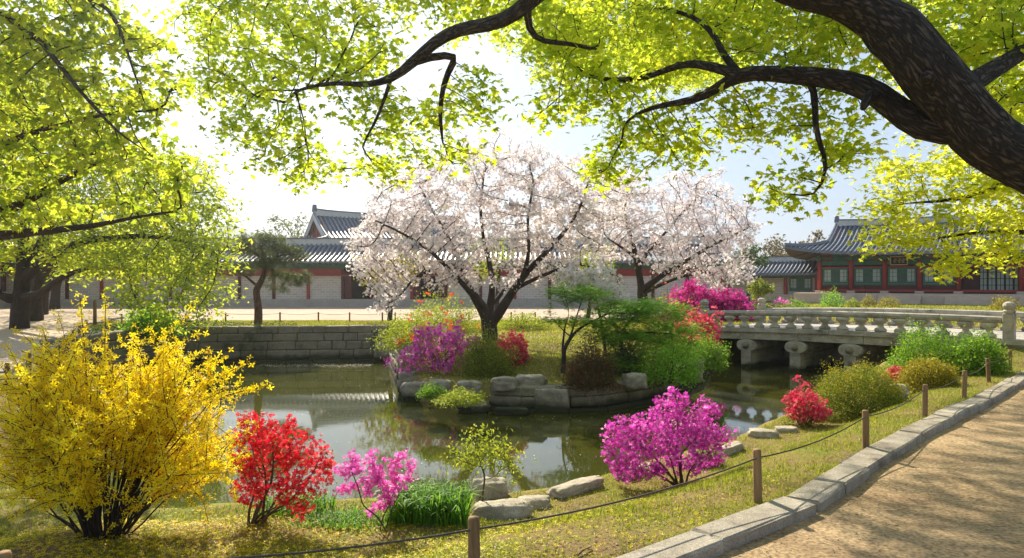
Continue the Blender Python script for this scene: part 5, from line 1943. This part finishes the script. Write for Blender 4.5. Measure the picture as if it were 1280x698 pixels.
# --- forsythia
b = sp(128, 672)
b = np.array([b[0], b[1], H(b[0], b[1])])
Y0 = b[1]
root = thing('forsythia', 'big forsythia bush covered in bright yellow flowers in the left foreground', 'shrub', b)
st = MB()
fpos, gpos = [], []
RX, RZ = 1.28, 1.75
for k in range(88):
    a = rng.uniform(0, 2 * math.pi)
    out_ = rng.uniform(.1, 1.0) ** .75
    hgt = RZ * (1.02 - .62 * out_ ** 2) * rng.uniform(.78, 1.05)
    tip = np.array([math.cos(a) * RX * out_, math.sin(a) * RX * .8 * out_, hgt])
    b0 = np.array([math.cos(a) * .14 * rng.uniform(.3, 1.2), math.sin(a) * .12 * rng.uniform(.3, 1.2), -.08])
    m1 = b0 * .6 + tip * np.array([.22, .22, .30])
    m2 = tip * np.array([.62, .62, .72]) + np.array([0, 0, .06])
    t = np.linspace(0, 1, 9)[:, None]
    pl = (1 - t) ** 3 * b0 + 3 * t * (1 - t) ** 2 * m1 + 3 * t * t * (1 - t) * m2 + t ** 3 * tip
    pl += rng.normal(size=pl.shape) * .018
    st.tube(pl, np.linspace(rng.uniform(.007, .012), .0028, 9), 5)
    pl2 = resample(pl, .03)
    nn_ = len(pl2)
    i0 = int(nn_ * (.55 if out_ < .7 else .38))
    fpos.append(np.repeat(pl2[i0:], 2, 0))
    # side shoots
    for q in range(8):
        i = rng.integers(int(nn_ * .45), nn_)
        d = rng.normal(size=3) * .6 + (tip / np.linalg.norm(tip)) * .5 + np.array([0, 0, .35])
        d /= np.linalg.norm(d)
        L_ = rng.uniform(.15, .62)
        tw = np.array([pl2[i], pl2[i] + d * L_ * .5 + rng.normal(size=3) * .02, pl2[i] + d * L_ + np.array([0, 0, -.03])])
        st.tube(tw, [.005, .0035, .002], 3)
        fpos.append(np.repeat(resample(tw, .034), 2, 0))
# long shoots standing above the bush, at the places the photo shows them
for (px0, py0, px1, py1) in [(112, 520, 100, 372), (145, 520, 132, 378), (140, 500, 118, 440), (75, 520, 52, 408), (200, 480, 222, 428), (260, 480, 312, 450), (265, 500, 335, 482), (100, 480, 88, 418), (180, 480, 168, 410), (265, 470, 262, 436), (40, 540, 10, 470)]:
    p0, p1 = at(px0, py0, Y0 + .1) - b, at(px1, py1, Y0 + rng.uniform(-.2, .3)) - b
    b0 = np.array([rng.normal() * .06, rng.normal() * .06, -.05])
    pl = np.array([b0, b0 * .5 + p0 * .5 + (0, 0, .05), p0, p0 * .5 + p1 * .5 + rng.normal(size=3) * .03, p1])
    pl = resample(pl, .06)
    st.tube(pl, np.linspace(.012, .003, len(pl)), 5)
    q = resample(pl[len(pl) // 2:], .028)
    fpos.append(np.repeat(q, 3, 0))
st.build('stems', M['dark_bark'], root, True)
fp = np.concatenate(fpos)
fp = fp + rng.normal(size=fp.shape) * .022
link('blossom', scatter_mesh('blossom', fp, T_FL4, .031, M['yellow'], .2, .25), root)
gp = fp[rng.uniform(size=len(fp)) < .03] + rng.normal(size=(1, 3)) * .02
link('leaves', scatter_mesh('leaves', gp, T_LEAF, .04, M['leaf_lime'], .3), root)


# ------------------------------------------------------------------ grass
def blades(name, pos, hgt, wid, material, bend=.35, segs=2, rnd=None, spread_dir=None):
    n = len(pos)
    h = hgt * rng.uniform(.55, 1.25, n)
    a = rng.uniform(0, 2 * math.pi, n)
    d = np.stack([np.cos(a), np.sin(a), np.zeros(n)], 1)
    s_ = np.stack([-np.sin(a), np.cos(a), np.zeros(n)], 1)
    lean = bend * rng.uniform(.2, 1.3, n)
    V = []
    up = np.array([0, 0, 1.0])
    if segs == 1:
        V = np.stack([pos - s_ * wid / 2, pos + s_ * wid / 2, pos + up * h[:, None] + d * (lean * h)[:, None]], 1)
        F = (np.arange(n) * 3)[:, None] + np.array([0, 1, 2])
        fl = [F]
    else:
        m1 = pos + up * (h * .55)[:, None] + d * (lean * h * .3)[:, None]
        m2 = pos + up * (h * .88)[:, None] + d * (lean * h * .8)[:, None]
        tp = pos + up * (h * (1 - .25 * lean))[:, None] + d * (lean * h * 1.5)[:, None]
        V = np.stack([pos - s_ * wid / 2, pos + s_ * wid / 2, m1 - s_ * wid * .5, m1 + s_ * wid * .5, m2 - s_ * wid * .32, m2 + s_ * wid * .32, tp], 1)
        o = (np.arange(n) * 7)[:, None]
        fl = [np.concatenate([o + np.array([0, 1, 3, 2]), o + np.array([2, 3, 5, 4])]), o + np.array([4, 5, 6])]
    k = V.shape[1]
    if rnd is None:
        rnd = rng.uniform(0, 1, n)
    return mesh_np(name, V.reshape(-1, 3), fl, material, False, attrs={'rnd': np.repeat(rnd, k)})


def noise2(x, y, s, o=0.0):
    return np.array([mnoise.noise(Vector((a * s + o, b * s - o, o))) for a, b in zip(x, y)])


def scatter_ground(n, xr, yr, ok, dens_near=True):
    if dens_near:
        y = yr[0] + (yr[1] - yr[0]) * rng.uniform(0, 1, n) ** 1.7
    else:
        y = rng.uniform(*yr, n)
    x = rng.uniform(*xr, n)
    k = ok(x, y)
    return x[k], y[k]


def is_lawn(x, y, m=.0):
    ins = inside(POND, x, y)
    d = dist_poly(POND, x, y)
    return ~ins & (d > .3) & ~inside(PATH, x, y) & (dist_poly(KERB, x, y, False) > m)


# near bank lawn: blades follow patches
x, y = scatter_ground(800000, (-9, 14), (3.2, 22), lambda x, y: (np.abs(x) < y * .80 + .6) & (y < 23) & is_lawn(x, y))
nz = noise2(x, y, 1.1) + .6 * noise2(x, y, 3.7, 9)
keep = nz > rng.uniform(-.55, .45, len(x))
x, y, nz = x[keep], y[keep], nz[keep]
z = Hgt(x, y)
rnd = np.clip(.45 + rng.normal(size=len(x)) * .2 - nz * .15, 0, 1)
tag(link('grass', blades('grass', np.stack([x, y, z - .005], 1), .05, .010, M['grass'], .7, 1, rnd)), 'short patchy yellow-green grass on the near bank', 'grass', kind='stuff')
# far lawns
x, y = scatter_ground(150000, (-18, 9), (16, 31.2), lambda x, y: is_lawn(x, y) & (x > -15.5 + (27 - y) * .8) & ((y > 26.4) | ((x > -4) & (y > 16.8))), False)
z = Hgt(x, y)
keep = z > -.35
x, y, z = x[keep], y[keep], z[keep]
tag(link('grass', blades('grass', np.stack([x, y, z - .01], 1), .07, .03, M['grass'], .6, 1)), 'lawn of the peninsula and above the far wall', 'grass', kind='stuff')
x, y = scatter_ground(60000, (6, 40), (26, 58), lambda x, y: is_lawn(x, y) & (x > 6 + (y - 27) * .25), False)
z = Hgt(x, y)
tag(link('grass', blades('grass', np.stack([x, y, z - .01], 1), .10, .06, M['grass'], .6, 1)), 'lawn between the bridge and the palace hall', 'grass', kind='stuff')
# left bank ground cover
x, y = scatter_ground(60000, (-17, -5), (9, 28), lambda x, y: is_lawn(x, y) & (x > np.interp(y, LPOSTS[:, 1], LPOSTS[:, 0]) + .15) & (x < -5.5 - (y - 9) * .15), False)
z = Hgt(x, y)
tag(link('ground_cover', scatter_mesh('ground_cover', np.stack([x, y, z + rng.uniform(0, .14, len(x))], 1), T_LEAF, .075, M['leaf_dark'], .5)), 'dark green ground cover on the bank beside the left path', 'ground cover', kind='stuff')
# clover-like small leaves over the near bank
x, y = scatter_ground(300000, (-8, 13), (3.4, 20), lambda x, y: (np.abs(x) < y * .8 + .5) & is_lawn(x, y))
nz = noise2(x, y, .8, 21) + .5 * noise2(x, y, 2.9, 4)
keep = nz > rng.uniform(-.15, .5, len(x))
x, y = x[keep], y[keep]
z = Hgt(x, y)
tag(link('clover', scatter_mesh('clover', np.stack([x, y, z + rng.uniform(.0, .035, len(x))], 1), tmpl_leaf(.1, .8), .018, M['leaf_lime'], .75)), 'tiny yellow-green clover leaves in the near grass', 'clover', kind='stuff')
# fallen leaves and petals
pb = np.array([b[0], b[1]])
q = np.concatenate([rng.normal(size=(5200, 2)) * np.array([1.35, .85]) + pb + np.array([.2, -.35]), rng.normal(size=(3200, 2)) * np.array([2.6, .9]) + pb + np.array([2.0, -.6])])
k = is_lawn(q[:, 0], q[:, 1])
q = q[k]
z = Hgt(q[:, 0], q[:, 1])
tag(link('fallen_petals', scatter_mesh('fallen_petals', np.c_[q, z + rng.uniform(.005, .05, len(q))], T_FL4, .02, M['yellow'], .7)), 'yellow petals fallen on the grass under the forsythia', 'petals', kind='stuff')
x, y = scatter_ground(42000, (-6, 12), (3.4, 16), lambda x, y: (np.abs(x) < y * .8 + .5) & is_lawn(x, y))
z = Hgt(x, y)
tag(link('dry_leaves', scatter_mesh('dry_leaves', np.stack([x, y, z + rng.uniform(.004, .03, len(x))], 1), T_LEAF, .03, M['leaf_brown'], .7)), 'dry brown leaf litter scattered over the near grass', 'leaf litter', kind='stuff')
# pebbles on the path
t = rng.uniform(0, 1, 5200) ** 1.5
base_pts = resample(offset_poly(KERB, .35), .05)
base_pts = base_pts[(base_pts[:, 1] > 3) & (base_pts[:, 1] < 17)]
bi = rng.integers(0, len(base_pts), 5200)
q = base_pts[bi] + np.outer(t * 5.5, [.70, -.71])
tet = (np.array([(.6, 0, 0), (-.3, .5, 0), (-.3, -.5, 0), (0, 0, .5)]), np.array([[0, 1, 3], [1, 2, 3], [2, 0, 3]]))
rm = rot_batch(len(q), 1.0)
tag(link('gravel', scatter_mesh('gravel', np.c_[q, np.full(len(q), -.112)], tet, .011, M['rock'], rot=rm, svar=.6)), 'loose grit scattered over the sandy path', 'gravel', kind='stuff')

q = base_pts[rng.integers(0, len(base_pts), 700)]
q = q + np.outer(rng.uniform(0, 1, len(q)) ** 2.2 * 4, [.70, -.71])
tag(link('path_litter', scatter_mesh('path_litter', np.c_[q, np.full(len(q), -.105)], T_LEAF, .032, M['leaf_brown'], .8)), 'few dry leaves lying on the sandy path by the kerb', 'leaf litter', kind='stuff')
q = rng.normal(size=(4200, 2)) * np.array([2.6, 2.0]) + np.array([-.2, 21.6])
k = is_lawn(q[:, 0], q[:, 1])
q = q[k]
tag(link('fallen_petals', scatter_mesh('fallen_petals', np.c_[q, Hgt(q[:, 0], q[:, 1]) + rng.uniform(.02, .07, len(q))], tmpl_leaf(.1, .8), .03, M['cherry'], .8)), 'white cherry petals fallen on the peninsula lawn', 'petals', kind='stuff')

# grass clumps at the water
def clump(label, base, rx, ry, n, h, wid, mt='grass_lush'):
    base = np.asarray(base, float)
    q = np.clip(rng.normal(size=(n, 2)), -1.7, 1.7) * np.array([rx, ry]) * .5
    pos = np.c_[q, np.full(n, -.03)]
    o = link('grass_clump', blades('grass_clump', pos, h, wid, M[mt], .55, 2), None, base)
    return tag(o, label, 'grass clump')


p = sp(535, 657)
clump('dense clump of long bright green blades at the pond edge', p + (0, .15, 0), .44, .3, 1300, .33, .014)
p = sp(420, 662)
clump('low spread of green grass between the red and the pink azalea', p + (0, .2, 0), .55, .3, 1200, .11, .009)
p = sp(884, 584)
clump('small tuft of green blades right of the magenta azalea', p, .22, .16, 420, .24, .011)
p = sp(360, 650)
clump('dark green grass at the foot of the red azalea', p + (0, .3, 0), .4, .3, 700, .18, .010)

# floating petals on the water
x = rng.uniform(-12, 12, 2600)
y = rng.uniform(9, 27, 2600)
k = inside(POND, x, y) & (dist_poly(POND, x, y) > .1)
kk = noise2(x, y, .45, 3) > rng.uniform(-.2, .6, len(x))
x2 = np.concatenate([x[k & kk], -9.0 + rng.uniform(0, 4.0, 900)])
y2 = np.concatenate([y[k & kk], 25.6 + rng.normal(size=900) * .35])
k = inside(POND, x2, y2)
x2, y2 = x2[k], y2[k]
tag(link('floating_petals', scatter_mesh('floating_petals', np.stack([x2, y2, np.full(len(x2), WATER + .006)], 1), tmpl_leaf(.0, .8), .028, M['petal_white'], rot=rot_batch(len(x2), 1.0))), 'pale cherry petals floating on the pond', 'petals', kind='stuff')

# fallen twig on the near grass
p0 = sp(722, 696)
m = MB()
m.tube([p0 + (0, 0, .012), p0 + (.04, .06, .022), p0 + (.12, .16, .018)], [.012, .010, .007], 6)
m.tube([p0 + (.05, .07, .02), p0 + (.12, .07, .03)], [.006, .003], 4)
tag(m.build('twig', M['post_wood']), 'dry broken twig lying on the grass before the kerb', 'twig')

# ------------------------------------------------------------------ background trees and hill
def far_tree(label, px, Y, top_py, wpx, lmat, n_blob=3, base_z=.4, seed=1):
    x = (px - CX) * Y / FOC
    base = np.array([x, Y, base_z])
    top = at(px, top_py, Y)[2]
    h = top - base_z
    w_ = wpx * Y / FOC
    A = [blob((x + rng.normal() * w_ * .16, Y, base_z + h * rng.uniform(.55, .78)), (w_ * .34, w_ * .34, h * .22), 46) for _ in range(n_blob)]
    skel = [([base, base + (.1, 0, h * .35), base + (.2, 0, h * .62)], [h * .03, h * .022, h * .01], None)]
    return tree('background_tree', label, base, skel, np.concatenate(A), T_LEAF, lmat, max(.16, Y * .0046), 10, w_ * .055, step=h * .06, infl=h, kill=h * .07, thr=h * .012, r_tip=h * .002, up=.3, flat=.8, group='trees beyond the court', bark='dark_bark')


for q in [('pale green tree beyond the corridor roof, between the pine and the red gable', 362, 76, 262, 70, 'leaf_far'), ('grey-green tree beyond the corridor roof, behind the pine', 318, 84, 282, 60, 'leaf_far'),
          ('olive-yellow tree behind the left boughs of the middle cherry', 487, 31, 290, 92, 'leaf_amber'), ('yellow-green tree behind the trunk of the middle cherry', 620, 34, 285, 80, 'leaf_lime'),
          ('fresh green tree seen between the two cherries', 735, 33, 300, 70, 'leaf_lime'), ('brown-olive tree left of the palace hall roof', 962, 78, 288, 60, 'leaf_brown'),
          ('dark green bushy tree behind the side wing, beside the second cherry', 935, 62, 296, 50, 'leaf_dark'), ('bare grey-brown tree behind the tip of the hall roof', 1012, 90, 284, 50, 'leaf_brown'),
          ('russet-brown tree right of the second cherry, above the side wing roof', 990, 88, 302, 50, 'leaf_brown'), ('gnarled small tree in front of the side wing wall', 945, 40, 340, 40, 'leaf_olive'),
          ('tall pale tree far behind the row of shade trees on the left', 150, 70, 230, 150, 'leaf_far'), ('green tree behind the corridor at the right of the gabled hall', 560, 72, 300, 90, 'leaf_far'),
          ('green tree far behind the second cherry', 840, 72, 300, 120, 'leaf_far'), ('second green tree far behind the second cherry, nearer the hall', 900, 66, 318, 70, 'leaf_olive'),
          ('olive tree low behind the second cherry trunk', 700, 60, 318, 90, 'leaf_olive')]:
    far_tree(*q)
# wooded hill
hx = np.linspace(-900, 700, 90)
hy = np.linspace(620, 900, 8)
HX, HYY = np.meshgrid(hx, hy)
HZ = (34 + 22 * np.exp(-((HX + 270) / 90) ** 2) + 10 * np.sin(HX * .013) + 5 * np.sin(HX * .05 + HYY * .03) + 2 * rng.normal(size=HX.shape)) * np.sin(np.linspace(0, math.pi, 8))[:, None] - 4
ii = np.arange(HX.size).reshape(HX.shape)
M['hill'] = plain('hill', (.085, .125, .13), 1.0, .1, .4, .05)  # blue of distance haze put into the base colour
tag(link('hill', mesh_np('hill', np.stack([HX, HYY, HZ], -1).reshape(-1, 3), np.stack([ii[:-1, :-1], ii[:-1, 1:], ii[1:, 1:], ii[1:, :-1]], -1).reshape(-1, 4), M['hill'], True)), kind='structure')

# ------------------------------------------------------------------ spring haze
hz_ = MB()
hz_.box((0, 2150, 38.5), (8400, 5900, 83))
m = bpy.data.materials.new('haze')
m.use_nodes = True
N, L = m.node_tree.nodes, m.node_tree.links
N.remove(N['Principled BSDF'])
pv = N.new('ShaderNodeVolumePrincipled')
pv.inputs['Color'].default_value = (.93, .96, 1, 1)
pv.inputs['Density'].default_value = .0006
pv.inputs['Anisotropy'].default_value = .72
L.new(pv.outputs[0], N['Material Output'].inputs['Volume'])
tag(hz_.build('haze', m), kind='stuff')
